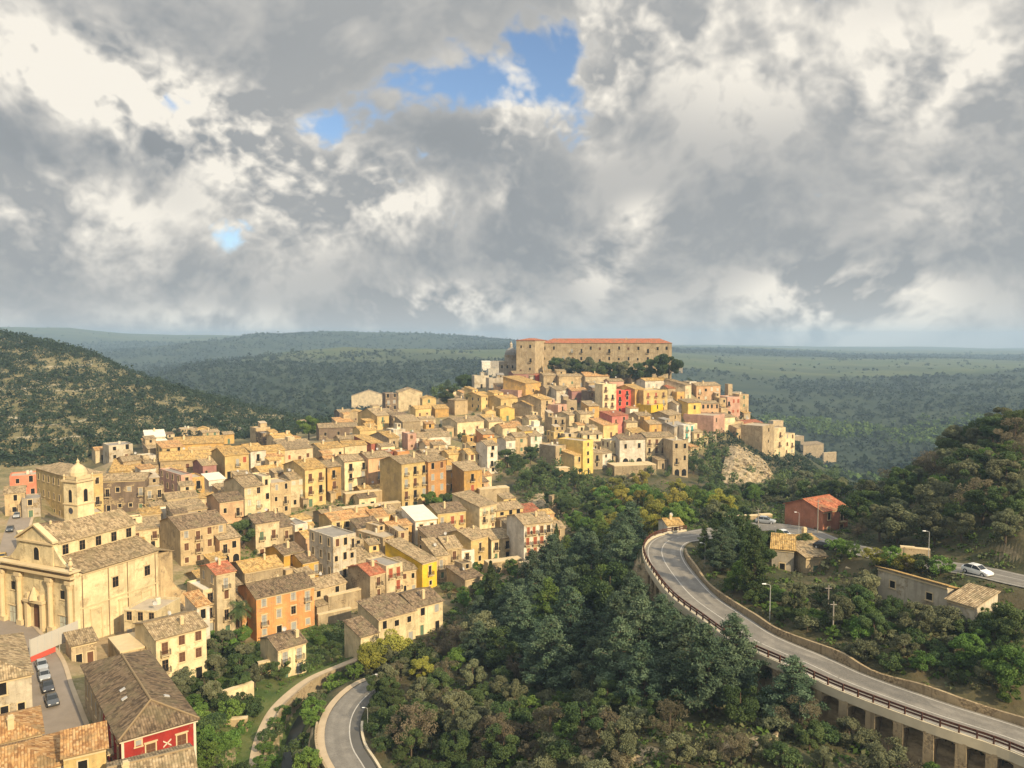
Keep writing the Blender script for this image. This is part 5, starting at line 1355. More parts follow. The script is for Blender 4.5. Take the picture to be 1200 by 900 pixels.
def build_car():
    t = thing('parked_car', 'x', 'car')
    # sections along the length: x, half width, z bottom, z belt, roof half width, roof z
    sec = [(-2.05, .70, .42, .72, .60, .74), (-1.95, .82, .30, .86, .66, .90), (-1.62, .86, .25, .93, .64, 1.18), (-1.1, .87, .22, .95, .62, 1.43), (-.3, .87, .22, .95, .62, 1.48), (.3, .87, .22, .93, .62, 1.42), (.95, .87, .22, .92, .64, .98), (1.5, .85, .25, .84, .60, .87), (1.95, .78, .30, .68, .55, .72), (2.08, .66, .40, .58, .5, .60)]
    bd, gl = MB(), MB()
    def ring(s_): x, hw, zb, zl, rw, zr = s_; return [(x, -hw * .93, zb), (x, -hw, (zb + zl) / 2), (x, -hw * .97, zl), (x, -rw, zr), (x, rw, zr), (x, hw * .97, zl), (x, hw, (zb + zl) / 2), (x, hw * .93, zb)]
    rs = [ring(s_) for s_ in sec]
    for k, (a, b) in enumerate(zip(rs, rs[1:])):
        for i in range(8):
            j = (i + 1) % 8
            glass = (i in (2, 4) and 2 <= k <= 5) or (i == 3 and k in (1, 2, 5))
            (gl if glass else bd).poly([a[i], a[j], b[j], b[i]][::-1])
    bd.poly(rs[0]); bd.poly(rs[-1][::-1])
    for y in (-.62, .62): bd.tube([(-1.05, y * 1.02, 1.43), (.32, y * 1.02, 1.42), (.98, y * 1.05, .97)], .03, 4); bd.tube([(-1.05, y, 1.43), (-1.65, y * 1.06, 1.16)], .03, 4); bd.tube([(-.3, y * 1.0, 1.46), (-.35, y * 1.38, .93)], .035, 4)
    kid(bd.build('body', PAINT['white'], t), t); kid(gl.build('glass', M_CGL, t), t)
    wm = MB(); wm.lathe([(.0, -.1), (.2, -.1), (.31, -.1), (.32, -.06), (.32, .06), (.31, .1), (.2, .1), (0, .1)], 14); wm.v = [(x, z, y) for x, y, z in wm.v]; wm = wm.mesh('wheel', M_TYRE)
    rm = MB(); rm.lathe([(0, .108), (.19, .104), (.2, .09)], 12); rm.lathe([(.2, -.09), (.19, -.104), (0, -.108)], 12); rm.v = [(x, z, y) for x, y, z in rm.v]; rm = rm.mesh('rim', M_RIM)
    for x in (-1.3, 1.3):
        for y in (-.80, .80):
            w_ = kid(link('wheel', wm, t, (x, y, .32)), t); kid(link('rim', rm, w_), w_)
    for y in (-.55, .55):
        h_ = MB(); h_.box(1.88, 2.06, y - .15, y + .15, .58, .70); kid(h_.build('headlight', M_LAMPW, t), t)
        h_ = MB(); h_.box(-2.02, -1.9, y - .12, y + .12, .70, .88); kid(h_.build('tail_light', M_TARPR, t), t)
    return t
car0 = build_car(); first_car = [True]
def car(px, py, z, head, col, label, group='cars parked in the streets', name=None, sc=1.0):
    p = at_z(px, py, z)
    o = car0 if first_car[0] else copy_tree(car0); first_car[0] = False
    o.location = p; o.rotation_euler = (0, 0, head); o.scale = (sc, sc, sc)
    for k in CH[o.name]:
        if k.name.startswith('body'):
            k.data = k.data.copy(); k.data.materials[0] = PAINT[col]
    reg(o, px, py, p.y, label, group)
sdir = lambda i: math.atan2(street[i + 1].y - street[i].y, street[i + 1].x - street[i].x)
def near_dir(pl, p):
    i = min(range(len(pl) - 1), key=lambda k: (pl[k] - p).length); return math.atan2(pl[i + 1].y - pl[i].y, pl[i + 1].x - pl[i].x)
for (px, py, col, lb) in [(49, 783, 'silver', 'silver car at the far end of the parked row beside the crimson house'), (52, 795, 'silver', 'silver car second from the far end of the parked row beside the crimson house'),
                          (56, 808, 'black', 'black car third in the parked row beside the crimson house'), (61, 824, 'dark', 'dark car at the near end of the parked row beside the crimson house')]:
    p = at_z(px, py, 42); car(px, py, 42.0, near_dir(street, p) + math.pi, col, lb)
for (px, py, col, lb) in [(3, 655, 'yellow', 'yellow car at the left edge of the photo in front of the church'), (12, 622, 'dark', 'dark car on the upper street left of the bell tower'), (20, 606, 'silver', 'silver car parked high up the street left of the palazzo')]:
    p = ground(px, py); 
    i = min(range(len(street)), key=lambda k: (street[k].xy - p.xy).length); car(px, py, street[i].z + .02, near_dir(street, p) + math.pi, col, lb)
def car_r(px, py, col, lb, dh=0.0, sc=1.0, z=None):
    p = ground(px, py) if z is None else at_z(px, py, z)
    car(px, py, p.z + .03, near_dir(upper, p) + dh, col, lb, 'cars on the right side road', sc=sc)
car_r(1145, 673, 'white', 'white car driving on the upper road on the right', 0.0, 1.12, 61.0)
car_r(897, 613, 'silver', 'silver car on the road left of the salmon barn like house', 0.0, 1.1, 57.0)
car_r(919, 629, 'white', 'white car parked by the hedge in front of the salmon barn like house', .3)
car_r(907, 632, 'silver', 'silver car half hidden behind the hedge beside the white parked car', .5)
car_r(966, 643, 'black', 'black car on the forecourt right of the ruined cottage', .6, 1.0)

# ================================================================== lamps and poles
def build_lamp():
    t = thing('street_lamp', 'x', 'street lamp')
    mb = MB(); mb.tube([(0, 0, -.5), (0, 0, 3), (0, 0, 7.2)], [.09, .075, .05], 7); kid(mb.build('pole', M_POLE, t), t)
    mb = MB(); mb.tube([(0, 0, 7.1), (.3, 0, 7.35), (1.1, 0, 7.5)], .04, 6); kid(mb.build('arm', M_POLE, t), t)
    mb = MB(); mb.hexa([(.85, -.16, 7.40), (1.65, -.13, 7.44), (1.65, .13, 7.44), (.85, .16, 7.40)], [(.9, -.1, 7.56), (1.6, -.08, 7.54), (1.6, .08, 7.54), (.9, .1, 7.56)]); kid(mb.build('lamp_head', M_LAMPW, t), t)
    return t
lamp0 = build_lamp(); used_lamp = [False]
def lamp(px, pyb, pyt, rot, label, d=None):
    p = ground(px, pyb) if d is None else at(px, pyb, d)
    h = (CZ + ray(px, pyt)[1] * p.y) - p.z
    o = copy_tree(lamp0) if used_lamp[0] else lamp0; used_lamp[0] = True
    o.location = p; o.rotation_euler = (0, 0, rot); s_ = max(.5, h / 7.5); o.scale = (s_, s_, s_)
    reg(o, px, (pyb + pyt) / 2, p.y, label, 'street lamps along the roads')
lamp(431, 858, 829, math.pi, 'street lamp on the inside of the lower bend')
lamp(902, 728, 684, math.pi, 'tall street lamp above the roadside wall in the middle of the right slope'); lamp(826, 665, 636, math.pi, 'street lamp among the trees inside the road bend')
lamp(936, 626, 600, math.pi, 'street lamp in front of the salmon barn like house'); lamp(1088, 658, 622, math.pi, 'street lamp beside the upper road on the right'); lamp(700, 690, 655, 0, 'street lamp half hidden in the pines left of the bend')
lamp(437, 815, 790, 0, 'street lamp beside the yellowing tree at the end of the lower bend')
def pole(px, pyb, pyt, label):
    p = ground(px, pyb); h = (CZ + ray(px, pyt)[1] * p.y) - p.z
    t = thing('utility_pole', 'x', 'pole', p)
    mb = MB(); mb.tube([(0, 0, -.6), (0, 0, h)], [.13, .09], 7); mb.build('shaft', M_WPOLE, t)
    mb = MB(); mb.box(-.5, .5, -.05, .05, h - .5, h - .4); mb.build('crossarm', M_WPOLE, t)
    reg(t, px, (pyb + pyt) / 2, p.y, label, 'utility poles')
pole(970, 735, 686, 'wooden pole rising from the bushes above the roadside wall'); pole(888, 630, 596, 'wooden pole beside the silver car left of the salmon barn like house'); pole(846, 606, 584, 'thin pole in the green field behind the road bend')
pole(958, 625, 585, 'tall pole in front of the gable of the salmon barn like house'); pole(976, 745, 705, 'second pole close beside the wooden pole above the roadside wall')

# ------------------------------------------------------------------ the small houses that pack the gaps
FP = []
def foot(o):
    for c in [q for q in COL.objects if q.parent == o and q.type == 'MESH' and ('wall' in q.name or q.name.startswith('masonry'))]:
        M_ = Matrix.Translation(o.location) @ o.rotation_euler.to_matrix().to_4x4() @ Matrix.Translation(c.location) @ c.rotation_euler.to_matrix().to_4x4()
        bb = [M_ @ Vector(b) for b in c.bound_box]; ctr = sum(bb, Vector()) / 8
        xs = (bb[4] - bb[0]).xy.length / 2; ys = (bb[3] - bb[0]).xy.length / 2; ax = (bb[4] - bb[0]).xy.normalized() if xs > .01 else Vector((1, 0))
        FP.append((ctr.x, ctr.y, ax.x, ax.y, xs, ys))
for r_ in REG: foot(r_[0])
def clear(cx_, cy_, yaw, w_, d_):
    c, s_ = math.cos(R(yaw)), math.sin(R(yaw))
    pts = [(cx_ + c * a * w_ / 2 - s_ * b * d_ / 2, cy_ + s_ * a * w_ / 2 + c * b * d_ / 2) for a in (-1, -.5, 0, .5, 1) for b in (-1, -.5, 0, .5, 1)]
    for fx_, fy_, ax, ay, xs, ys in FP:
        if abs(fx_ - cx_) > 30 or abs(fy_ - cy_) > 30: continue
        for x, y in pts:
            dx, dy = x - fx_, y - fy_
            if abs(dx * ax + dy * ay) < xs and abs(-dx * ay + dy * ax) < ys: return False
    for (xy, zz, hw, bl, kind) in _RA:
        if ((xy - np.array([cx_, cy_])) ** 2).sum(1).min() < (hw + max(w_, d_) / 2 + .5) ** 2: return False
    return True
TOWN = [(120,600),(60,640),(200,640),(232,700),(300,745),(372,735),(420,690),(500,690),(560,672),(650,655),(650,612),(560,600),(575,560),(610,535),(700,550),(810,545),(870,505),(955,535),(930,510),(870,480),(780,450),(650,440),(560,455),(430,480),(300,510),(190,520),(120,540)]
fr = random.Random(77); nf_ = 0
cand = [(fr.uniform(100, 950), fr.uniform(440, 735)) for _ in range(2600)]
cand = [c for c in cand if in_poly([c[0]], [c[1]], TOWN)[0]]
for (px, py) in cand:
    if nf_ >= 78: break
    G = ground(px, py, 120, 700)
    yaw = (40 if px < 400 else (34 if px < 470 else (28 if px < 600 else 22))) + fr.uniform(-6, 6)
    for (w_, d_) in ((9, 8), (7.5, 7), (6, 6), (4.6, 5)):
        w_ *= fr.uniform(.9, 1.15)
        if clear(G.x, G.y, yaw, w_ + .3, d_ + .3):
            c, s_ = math.cos(R(yaw)), math.sin(R(yaw))
            fx_, fy_ = G.x + s_ * d_ / 2, G.y - c * d_ / 2               # centre of the front
            gz = hz(fx_, fy_); q = proj((fx_, fy_, gz))
            hh_ = fr.choice([3.0, 3.4, 4.2, 5.4, 6.0])
            qa = proj((fx_ - c * w_ / 2, fy_ - s_ * w_ / 2, gz)); qb = proj((fx_ + c * w_ / 2, fy_ + s_ * w_ / 2, gz)); qt = proj((fx_, fy_, gz + hh_))
            o = house(qa[0], qb[0], qt[1], q[1], yaw, d_, fr.choice('GGGSSSF'), fr.choice('tttggob'), fr.choice(['tan', 'beige', 'stone', 'cream', 'ochre', 'grey', 'yellow', 'tan', 'beige', 'salmon']), 1 if hh_ < 4.3 else 2, 1 if w_ < 6 else 2, '', d=fy_)[0]
            foot(o); nf_ += 1; break
for (px, py) in [(fr.uniform(100, 950), fr.uniform(440, 735)) for _ in range(2600)]:
    if nf_ >= 150: break
    if not in_poly([px], [py], TOWN)[0]: continue
    G = ground(px, py, 120, 700); yaw = (40 if px < 400 else (34 if px < 470 else (28 if px < 600 else 22))) + fr.uniform(-10, 10)
    for (w_, d_) in ((5.2, 4.6), (4.0, 3.6), (3.0, 3.2)):
        if clear(G.x, G.y, yaw, w_ + .2, d_ + .2):
            c, s_ = math.cos(R(yaw)), math.sin(R(yaw)); fx_, fy_ = G.x + s_ * d_ / 2, G.y - c * d_ / 2
            gz = hz(fx_, fy_); q = proj((fx_, fy_, gz)); hh_ = fr.uniform(2.6, 5.2)
            qa = proj((fx_ - c * w_ / 2, fy_ - s_ * w_ / 2, gz)); qb = proj((fx_ + c * w_ / 2, fy_ + s_ * w_ / 2, gz)); qt = proj((fx_, fy_, gz + hh_))
            o = house(qa[0], qb[0], qt[1], q[1], yaw, d_, fr.choice('GSSSF'), fr.choice('tttggob'), fr.choice(['tan', 'beige', 'stone', 'cream', 'ochre', 'grey', 'pale grey', 'white']), 1, 1, 'D', None, 'outbuilding', fy_, 'outbuilding')[0]
            foot(o); nf_ += 1; break

# ================================================================== vegetation
def quads_at(C, size, rs, up=0.3, aspect=1.7, outward=None):
    """leaf shaped quads centred on C (n,3) with random orientation"""
    n = len(C)
    nr = rs.normal(size=(n, 3)); nr[:, 2] += up * 2
    if outward is not None: nr += outward * 0.9
    nr /= np.linalg.norm(nr, axis=1, keepdims=True) + 1e-9
    a = np.cross(nr, rs.normal(size=(n, 3))); a /= np.linalg.norm(a, axis=1, keepdims=True) + 1e-9
    b = np.cross(nr, a)
    s_ = (np.asarray(size) * np.ones(n) * rs.uniform(.65, 1.35, n))[:, None]
    w_ = s_ * .5; l_ = s_ * .5 * aspect
    bend = nr * s_ * .22
    V = np.stack([C - a * w_ - bend * 0, C - b * l_ - bend, C + a * w_, C + b * l_ - bend], 1).reshape(-1, 3)
    Fc = np.arange(n * 4).reshape(-1, 4)
    return V, Fc

def crown_pine(seed, H=11.0, Rm=3.6):
    rs = np.random.RandomState(seed); C = []; T = []; limbs = []
    lean = rs.normal(size=2) * .25
    z0 = H * rs.uniform(.12, .22)
    lv = np.linspace(0, 1, 15)
    for i, t in enumerate(lv):
        z = z0 + (H - z0) * t
        rad = Rm * (1 - t) ** .75 * (.55 + .45 * min(1, t * 5 + .45)) + .25
        nb = max(3, int(7 * (1 - t * .5)))
        a0 = rs.uniform(0, 6.28)
        for k in range(nb):
            a = a0 + 6.283 * k / nb + rs.normal() * .25
            L = rad * rs.uniform(.62, 1.22)
            rise = rs.uniform(.05, .4) * L
            tip = np.array([math.cos(a) * L + lean[0] * t, math.sin(a) * L + lean[1] * t, z + rise])
            base = np.array([lean[0] * t, lean[1] * t, z - .15 * L])
            limbs.append((base, tip))
            ncl = max(2, int(L / .55))
            tin = rs.uniform(0, .6)
            for c in range(ncl):
                f = .35 + .65 * (c + rs.uniform(.2, .9)) / ncl
                ctr = base + (tip - base) * f + rs.normal(size=3) * .14
                m = rs.randint(44, 60)
                C.append(ctr + rs.normal(size=(m, 3)) * np.array([.26, .26, .17]) * (1.25 - .3 * f)); T.append(np.clip(tin + .35 * rs.rand(m), 0, 1))
    C = np.concatenate(C); T = np.concatenate(T)
    axis = C - np.array([0, 0, 1]) * 0; out = C * np.array([1, 1, 0]); out /= np.linalg.norm(out, axis=1, keepdims=True) + .3
    V, Fc = quads_at(C, .155, rs, .35, 2.2, out)
    return V, Fc, T, limbs, H, z0, lean

def crown_broad(seed, H=7.0, Rm=3.2, n=14000, squash=1.0, open_=.0, leaf=.185):
    rs = np.random.RandomState(seed); limbs = []
    zc = H * .58; rz = H * .43 * squash
    C = []; T = []
    nc = 30
    for i in range(nc):
        d = rs.normal(size=3); d /= np.linalg.norm(d); d[2] = d[2] * .9 + .12
        rr = rs.uniform(.45, 1.0) ** .6 * rs.uniform(.82, 1.08)
        ctr = np.array([d[0] * Rm * rr, d[1] * Rm * rr, zc + d[2] * rz * rr])
        sz = rs.uniform(.45, 1.2) * Rm * .32
        m = int(n / nc * rs.uniform(.6, 1.4)); tin = rs.uniform(0, .65)
        q = rs.normal(size=(m, 3)); q /= np.linalg.norm(q, axis=1, keepdims=True); q *= (rs.uniform(.35, 1.0, m) ** .5)[:, None]
        C.append(ctr + q * sz * np.array([1, 1, .78])); T.append(np.clip(tin + .4 * rs.rand(m), 0, 1))
        if i % 3 == 0: limbs.append((np.array([0, 0, H * .22 + rs.uniform(0, .1) * H]), ctr))
    C = np.concatenate(C); T = np.concatenate(T)
    out = C - np.array([0, 0, zc]); out /= np.linalg.norm(out, axis=1, keepdims=True) + .2
    V, Fc = quads_at(C, leaf, rs, .25, 1.5, out)
    return V, Fc, T, limbs, H, H * .25, np.zeros(2)

def crown_cypress(seed, H=10.0, Rm=1.05):
    rs = np.random.RandomState(seed); n = 3600
    t = rs.rand(n) ** .8; a = rs.uniform(0, 6.28, n)
    rad = Rm * np.sin(np.clip(.12 + t * .93, 0, 1) * math.pi) ** .7 * (.8 + .2 * np.sin(a * 3 + t * 14)) * rs.uniform(.72, 1.05, n)
    C = np.stack([np.cos(a) * rad, np.sin(a) * rad, .3 + t * (H - .3)], 1)
    out = np.stack([np.cos(a), np.sin(a), np.zeros(n)], 1)
    V, Fc = quads_at(C, .27, rs, .1, 2.0, out)
    return V, Fc, rs.rand(n), [], H, H * .9, np.zeros(2)

def crown_palm(seed, H=6.5):
    rs = np.random.RandomState(seed); C = []; 
    Vs = []; n0 = 0; Fs = []
    for k in range(34):
        a = 6.283 * k / 34 * 5.1; el = rs.uniform(-.35, 1.25); L = rs.uniform(2.2, 2.9)
        pts = []
        for s_ in np.linspace(0, 1, 8):
            pts.append(np.array([math.cos(a) * L * s_ * math.cos(el * (1 - .3 * s_)), math.sin(a) * L * s_ * math.cos(el * (1 - .3 * s_)), H + L * s_ * math.sin(el) - 1.3 * s_ * s_]))
        for p, q in zip(pts, pts[1:]):
            d = q - p; sd = np.cross(d, [0, 0, 1]); sd /= np.linalg.norm(sd) + 1e-9
            for sg in (-1, 1):
                for f in (.0, .5):
                    b = p + d * f; tipp = b + d * .8 + sd * sg * .62 + np.array([0, 0, -.28])
                    Vs += [b, b + d * .28, tipp + d * .15, tipp]; Fs.append([n0, n0 + 1, n0 + 2, n0 + 3]); n0 += 4
    return np.array(Vs), np.array(Fs), rs.rand(len(Fs)), [], H, H * .97, np.zeros(2)

def trunk_mesh(H, z0, limbs, lean, r=.2, palm=False):
    mb = MB()
    top = H * (.97 if palm else .82)
    mb.tube([(0, 0, -1.0), (lean[0] * .3, lean[1] * .3, H * .3), (lean[0] * .8, lean[1] * .8, top)], [r * 1.25, r * .95, r * (.9 if palm else .25)], 7)
    for a, b in limbs: mb.tube([a, (a + b) / 2 + np.array([0, 0, -.05]), b], [r * .38, r * .24, r * .09], 4, cap=False)
    return mb.mesh('trunk', M_BARK)

PROTO = {}
def proto(key, gen, leafk, seeds, r=.2, palm=False, **kw):
    L = []
    for s_ in seeds:
        V, Fc, T, limbs, H, z0, lean = gen(s_, **kw)
        L.append((mesh_np('crown', V, Fc, LEAF[leafk], T), trunk_mesh(H, z0, limbs, lean, r, palm), H))
    PROTO[key] = L
proto('pine', crown_pine, 'pine', (1, 2, 3, 4), .24); proto('lime pine', crown_pine, 'lime pine', (5, 6), .24, Rm=3.2)
proto('spruce', crown_pine, 'dark', (15,), .22, Rm=2.6, H=12.0)
proto('dark', crown_broad, 'dark', (11, 12, 13), .2); proto('olive', crown_broad, 'olive', (21, 22, 23), .2, Rm=3.0, n=12000)
proto('green', crown_broad, 'green', (31, 32), .2); proto('gold', crown_broad, 'gold', (41, 42), .18, n=10500)
proto('brown', crown_broad, 'brown', (51, 52), .16, n=7000, leaf=.12)
SB = dict(H=2.8, Rm=1.9, n=4200, squash=1.15, leaf=.145)
for k_, lf, sd_ in (('dark shrub', 'dark', (61, 62)), ('olive shrub', 'olive', (63, 64)), ('green shrub', 'green', (65, 66)), ('gold shrub', 'gold', (67,)), ('brown shrub', 'brown', (68, 69))):
    proto(k_, crown_broad, lf, sd_, .07, **SB)
proto('cypress', crown_cypress, 'dark', (71, 72), .15); proto('palm', crown_palm, 'palm', (81,), .26, palm=True)

VEG = []
KNAME = {'pine': ('pine_tree', 'blue green pine', 'pine tree'), 'lime pine': ('pine_tree', 'light green pine', 'pine tree'), 'spruce': ('conifer_tree', 'dark conifer', 'conifer'), 'dark': ('tree', 'dark green tree', 'tree'),
         'olive': ('tree', 'grey green tree', 'tree'), 'green': ('tree', 'fresh green tree', 'tree'), 'gold': ('tree', 'yellow green tree', 'tree'), 'brown': ('tree', 'thin brown twiggy tree', 'tree'),
         'cypress': ('cypress_tree', 'slim dark cypress', 'cypress'), 'palm': ('palm_tree', 'palm', 'palm tree')}
for k_ in list(PROTO):
    if k_.endswith('shrub'): KNAME[k_] = ('shrub', {'dark': 'dark green', 'olive': 'grey green', 'green': 'fresh green', 'gold': 'yellow green', 'brown': 'brown'}[k_.split()[0]] + ' shrub', 'shrub')
def plant(kind, X, Y, h, where, label=None, z=None):
    cr, tk, H = rnd.choice(PROTO[kind]); nm, words, cat = KNAME[kind]
    z = hz(X, Y) if z is None else z
    s_ = h / H; sx = s_ * rnd.uniform(.88, 1.18) * (1.22 if 'pine' in kind else 1.0)
    t = thing(nm, 'x', cat, (X, Y, z), rnd.uniform(0, 6.28)); t.scale = (sx, sx, s_)
    link('crown', cr, t); link('trunk', tk, t)
    VEG.append([t, words, where, h, label, kind])
    return t
FOOT = []
for r_ in REG:
    o = r_[0]
    for c in [q for q in COL.objects if q.parent == o and q.type == 'MESH' and ('wall' in q.name or q.name.startswith('masonry'))]:
        M_ = Matrix.Translation(o.location) @ o.rotation_euler.to_matrix().to_4x4() @ Matrix.Translation(c.location) @ c.rotation_euler.to_matrix().to_4x4()
        bb = [M_ @ Vector(b) for b in c.bound_box]
        ctr = sum(bb, Vector()) / 8; xs = (bb[4] - bb[0]).xy.length / 2; ys = (bb[3] - bb[0]).xy.length / 2
        ax = (bb[4] - bb[0]).xy.normalized() if xs > .01 else Vector((1, 0))
        FOOT.append((ctr.x, ctr.y, ax.x, ax.y, xs, ys))
FOOT = np.array(FOOT)
def free(X, Y, marg, rmarg=1.5):
    X = np.asarray(X); Y = np.asarray(Y)
    ok = np.ones(X.shape, bool)
    for cx_, cy_, ax, ay, xs, ys in FOOT:
        dx, dy = X - cx_, Y - cy_
        ok &= ~((np.abs(dx * ax + dy * ay) < xs + marg) & (np.abs(-dx * ay + dy * ax) < ys + marg))
    for (xy, zz, hw, bl, kind) in _RA:
        q = np.stack([X, Y], 1)
        for i in range(0, len(q), 4000):
            c = q[i:i + 4000]; d = np.sqrt(((c[:, None] - xy[None]) ** 2).sum(-1).min(1)); ok[i:i + 4000] &= d > hw + rmarg
    return ok

def sample(poly, n, seed, dmin=70, dmax=700):
    """world points, evenly spread over the ground that the outlined region of the valley covers"""
    rs = np.random.RandomState(seed)
    us = [ray(x, 500)[0] for x, y in poly]
    u = rs.uniform(min(us), max(us), n * 3)
    G = [ground(x, y, 60, 2500).y for x, y in poly]
    lo, hi = max(dmin, min(G) * .9), min(dmax, max(G) * 1.1)
    d = np.sqrt(rs.uniform(lo ** 2, hi ** 2, n * 3))
    X, Y = u * d, d; Z = height(X, Y)
    dep = Y * math.cos(PITCH) - (Z - CZ) * math.sin(PITCH)
    px = 600 + F * X / dep; py = 450 - F * (Y * math.sin(PITCH) + (Z - CZ) * math.cos(PITCH)) / dep
    k = in_poly(px, py, poly)
    return X[k][:n], Y[k][:n], Z[k][:n]

RAILPX = [proj(p + n_ * (HW + .5)) for p, n_ in list(zip(upper, normals(upper)))[2:N_VIA]]
EXCL = [[(893,668),(995,668),(1005,708),(895,708)], [(1020,700),(1170,725),(1170,765),(1030,738)], [(925,625),(1000,625),(1000,648),(925,640)]]
def forest(poly, kinds, spacing, hr, where, maxn, seed, marg=1.0, rmarg=1.8, dmax=700):
    X, Y, Z = sample(poly, 5000, seed, dmax=dmax)
    ok = free(X, Y, marg, rmarg); X, Y, Z = X[ok], Y[ok], Z[ok]
    keep = []; r = random.Random(seed)
    if hr[1] > 3.3:
        dep = Y * math.cos(PITCH) - (Z - CZ) * math.sin(PITCH); qx = 600 + F * X / dep; qy = 450 - F * (Y * math.sin(PITCH) + (Z - CZ) * math.cos(PITCH)) / dep
        ok = np.ones(len(X), bool)
        for e_ in EXCL: ok &= ~in_poly(qx, qy, e_)
        X, Y, Z = X[ok], Y[ok], Z[ok]
    for i in range(len(X)):
        if len(keep) >= maxn: break
        if all((X[i] - X[j]) ** 2 + (Y[i] - Y[j]) ** 2 > spacing ** 2 for j in keep): keep.append(i)
    for i in keep:
        k = r.choices([a for a, b in kinds], [b for a, b in kinds])[0]; h_ = r.uniform(*hr)
        q_ = proj((X[i], Y[i], Z[i]))
        j_ = min(range(len(RAILPX)), key=lambda j: abs(RAILPX[j][0] - q_[0]))
        if abs(RAILPX[j_][0] - q_[0]) < 14 and q_[1] > RAILPX[j_][1] and r.random() < .93:      # keep below the guard rail
            h_ = min(h_, (q_[1] - RAILPX[j_][1] - 7) * Y[i] / F)
            if h_ < 2.6: continue
        plant(k, float(X[i]), float(Y[i]), h_, where, z=float(Z[i]))

# the pine wood on the slope left of the curved road
forest([(590,735),(640,690),(700,645),(750,650),(752,700),(800,745),(850,790),(880,830),(830,850),(740,850),(660,815),(610,790)], [('pine', 9), ('lime pine', 1.5), ('dark', 1)], 5.8, (8.5, 13), 'in the pine wood on the slope left of the curved road', 62, 3, 1, 3.2)
forest([(545,745),(600,725),(640,700),(640,780),(560,795)], [('pine', 6), ('dark', 2), ('olive', 1)], 5.8, (6, 9), 'at the left edge of the pine wood', 22, 4, 1.5, 3)
forest([(560,780),(660,800),(760,850),(880,840),(960,850),(900,900),(640,900),(520,860)], [('olive', 3), ('brown', 3), ('dark', 2)], 6.5, (3.5, 6), 'on the lower slope above the bottom edge', 22, 5, 1, 3)
# thicket between the lower bend and the pines
forest([(445,800),(540,745),(600,800),(600,900),(450,900),(438,850)], [('brown', 3), ('olive', 4), ('dark', 4), ('green', .7)], 5.0, (3.5, 6.5), 'in the brown thicket right of the lower bend', 34, 6, 1.2, 2.2)
# ravine below the hill
forest([(580,560),(602,540),(640,532),(668,556),(705,575),(715,620),(690,650),(668,640),(655,600),(610,590)], [('dark', 6), ('green', 1), ('olive', 1)], 6.0, (5, 8), 'in the dark grove of the ravine below the hill', 48, 7, 1.5)
forest([(690,600),(720,575),(800,578),(850,590),(870,612),(810,622),(760,650),(715,650)], [('gold', 4), ('green', 4), ('olive', 2), ('dark', 1)], 6.2, (5, 8.5), 'among the yellowing trees beyond the road bend', 38, 8, 1.5, 2.5)
forest([(806,560),(840,525),(862,545),(905,560),(985,560),(1000,596),(905,590),(860,600),(830,590)], [('dark', 6), ('olive', 3), ('green', 1)], 5.0, (5, 8.5), 'on the wooded slope under the cliff', 80, 9, 1.5)
# inside the bend and along the right slope
forest([(818,655),(846,632),(884,640),(898,690),(870,712),(838,690)], [('dark', 4), ('spruce', 2), ('pine', 1), ('green', 1)], 5.0, (5.5, 9), 'inside the bend of the road', 16, 10, 1, 2.6)
plant('spruce', *at_z(884, 690, 57.5).xy, 12.5, 'x', 'tall dark pointed conifer inside the road bend left of the ruined cottage')
forest([(900,690),(960,690),(1030,705),(1150,735),(1200,745),(1200,825),(1100,795),(1000,760),(920,730)], [('dark', 4), ('olive', 4), ('green', 2)], 5.2, (3.5, 6.5), 'on the bushy slope above the roadside wall', 44, 11, 1.2, 2.2)
forest([(990,640),(1012,600),(1070,570),(1130,525),(1200,500),(1200,655),(1090,640),(1040,640)], [('dark', 4), ('olive', 5), ('green', 1.5), ('brown', 1.5)], 4.6, (2.6, 8.5), 'on the dark hill at the right edge', 85, 12, 1.5, 2.5)
forest([(900,800),(1000,850),(1100,885),(1200,925),(1100,940),(900,900)], [('green', 1), ('olive', 4), ('dark', 2)], 5.5, (2.5, 4.2), 'at the foot of the viaduct piers', 16, 13, 1, 2)
# gardens and orchard
forest([(200,825),(225,795),(262,765),(300,790),(300,812),(245,830)], [('olive', 3), ('dark', 2)], 4.0, (3.5, 5.5), 'in the dark olive bushes below the peeling cream house', 14, 14, 1.0)
forest([(300,790),(330,800),(395,775),(425,750),(405,735),(372,742),(365,790)], [('green', 4), ('dark', 2)], 3.3, (2.4, 4.2), 'in the green orchard beside the footpath', 34, 15, .6, .7)
forest([(235,775),(260,742),(300,752),(318,775),(290,790)], [('green', 3), ('dark', 3)], 4.2, (2.5, 4.5), 'in the garden left of the orchard cottage', 12, 16, .8)
forest([(215,830),(300,830),(300,880),(285,930),(225,930)], [('dark shrub', 3), ('green shrub', 4)], 3.0, (1.6, 3.2), 'in the bottom garden beside the footpath', 24, 17, .5, .8)
forest([(345,860),(372,830),(425,788),(440,792),(400,815),(372,850),(366,905),(345,905)], [('green shrub', 3), ('olive shrub', 3), ('dark shrub', 2)], 2.3, (1.8, 3.4), 'on the strip between stream and lower bend', 46, 18, .5, .6)
forest([(520,690),(560,668),(640,668),(645,690),(590,715),(530,712)], [('green shrub', 3), ('dark shrub', 2), ('olive shrub', 1)], 3.2, (1.8, 3.5), 'in the steep gardens below the white balcony house', 26, 19, .5)
forest([(370,640),(385,605),(400,600),(396,650),(376,665)], [('dark shrub', 3), ('olive shrub', 2)], 2.6, (1.8, 3.2), 'on the rocky terrace left of the long yellow house', 14, 20, .4)
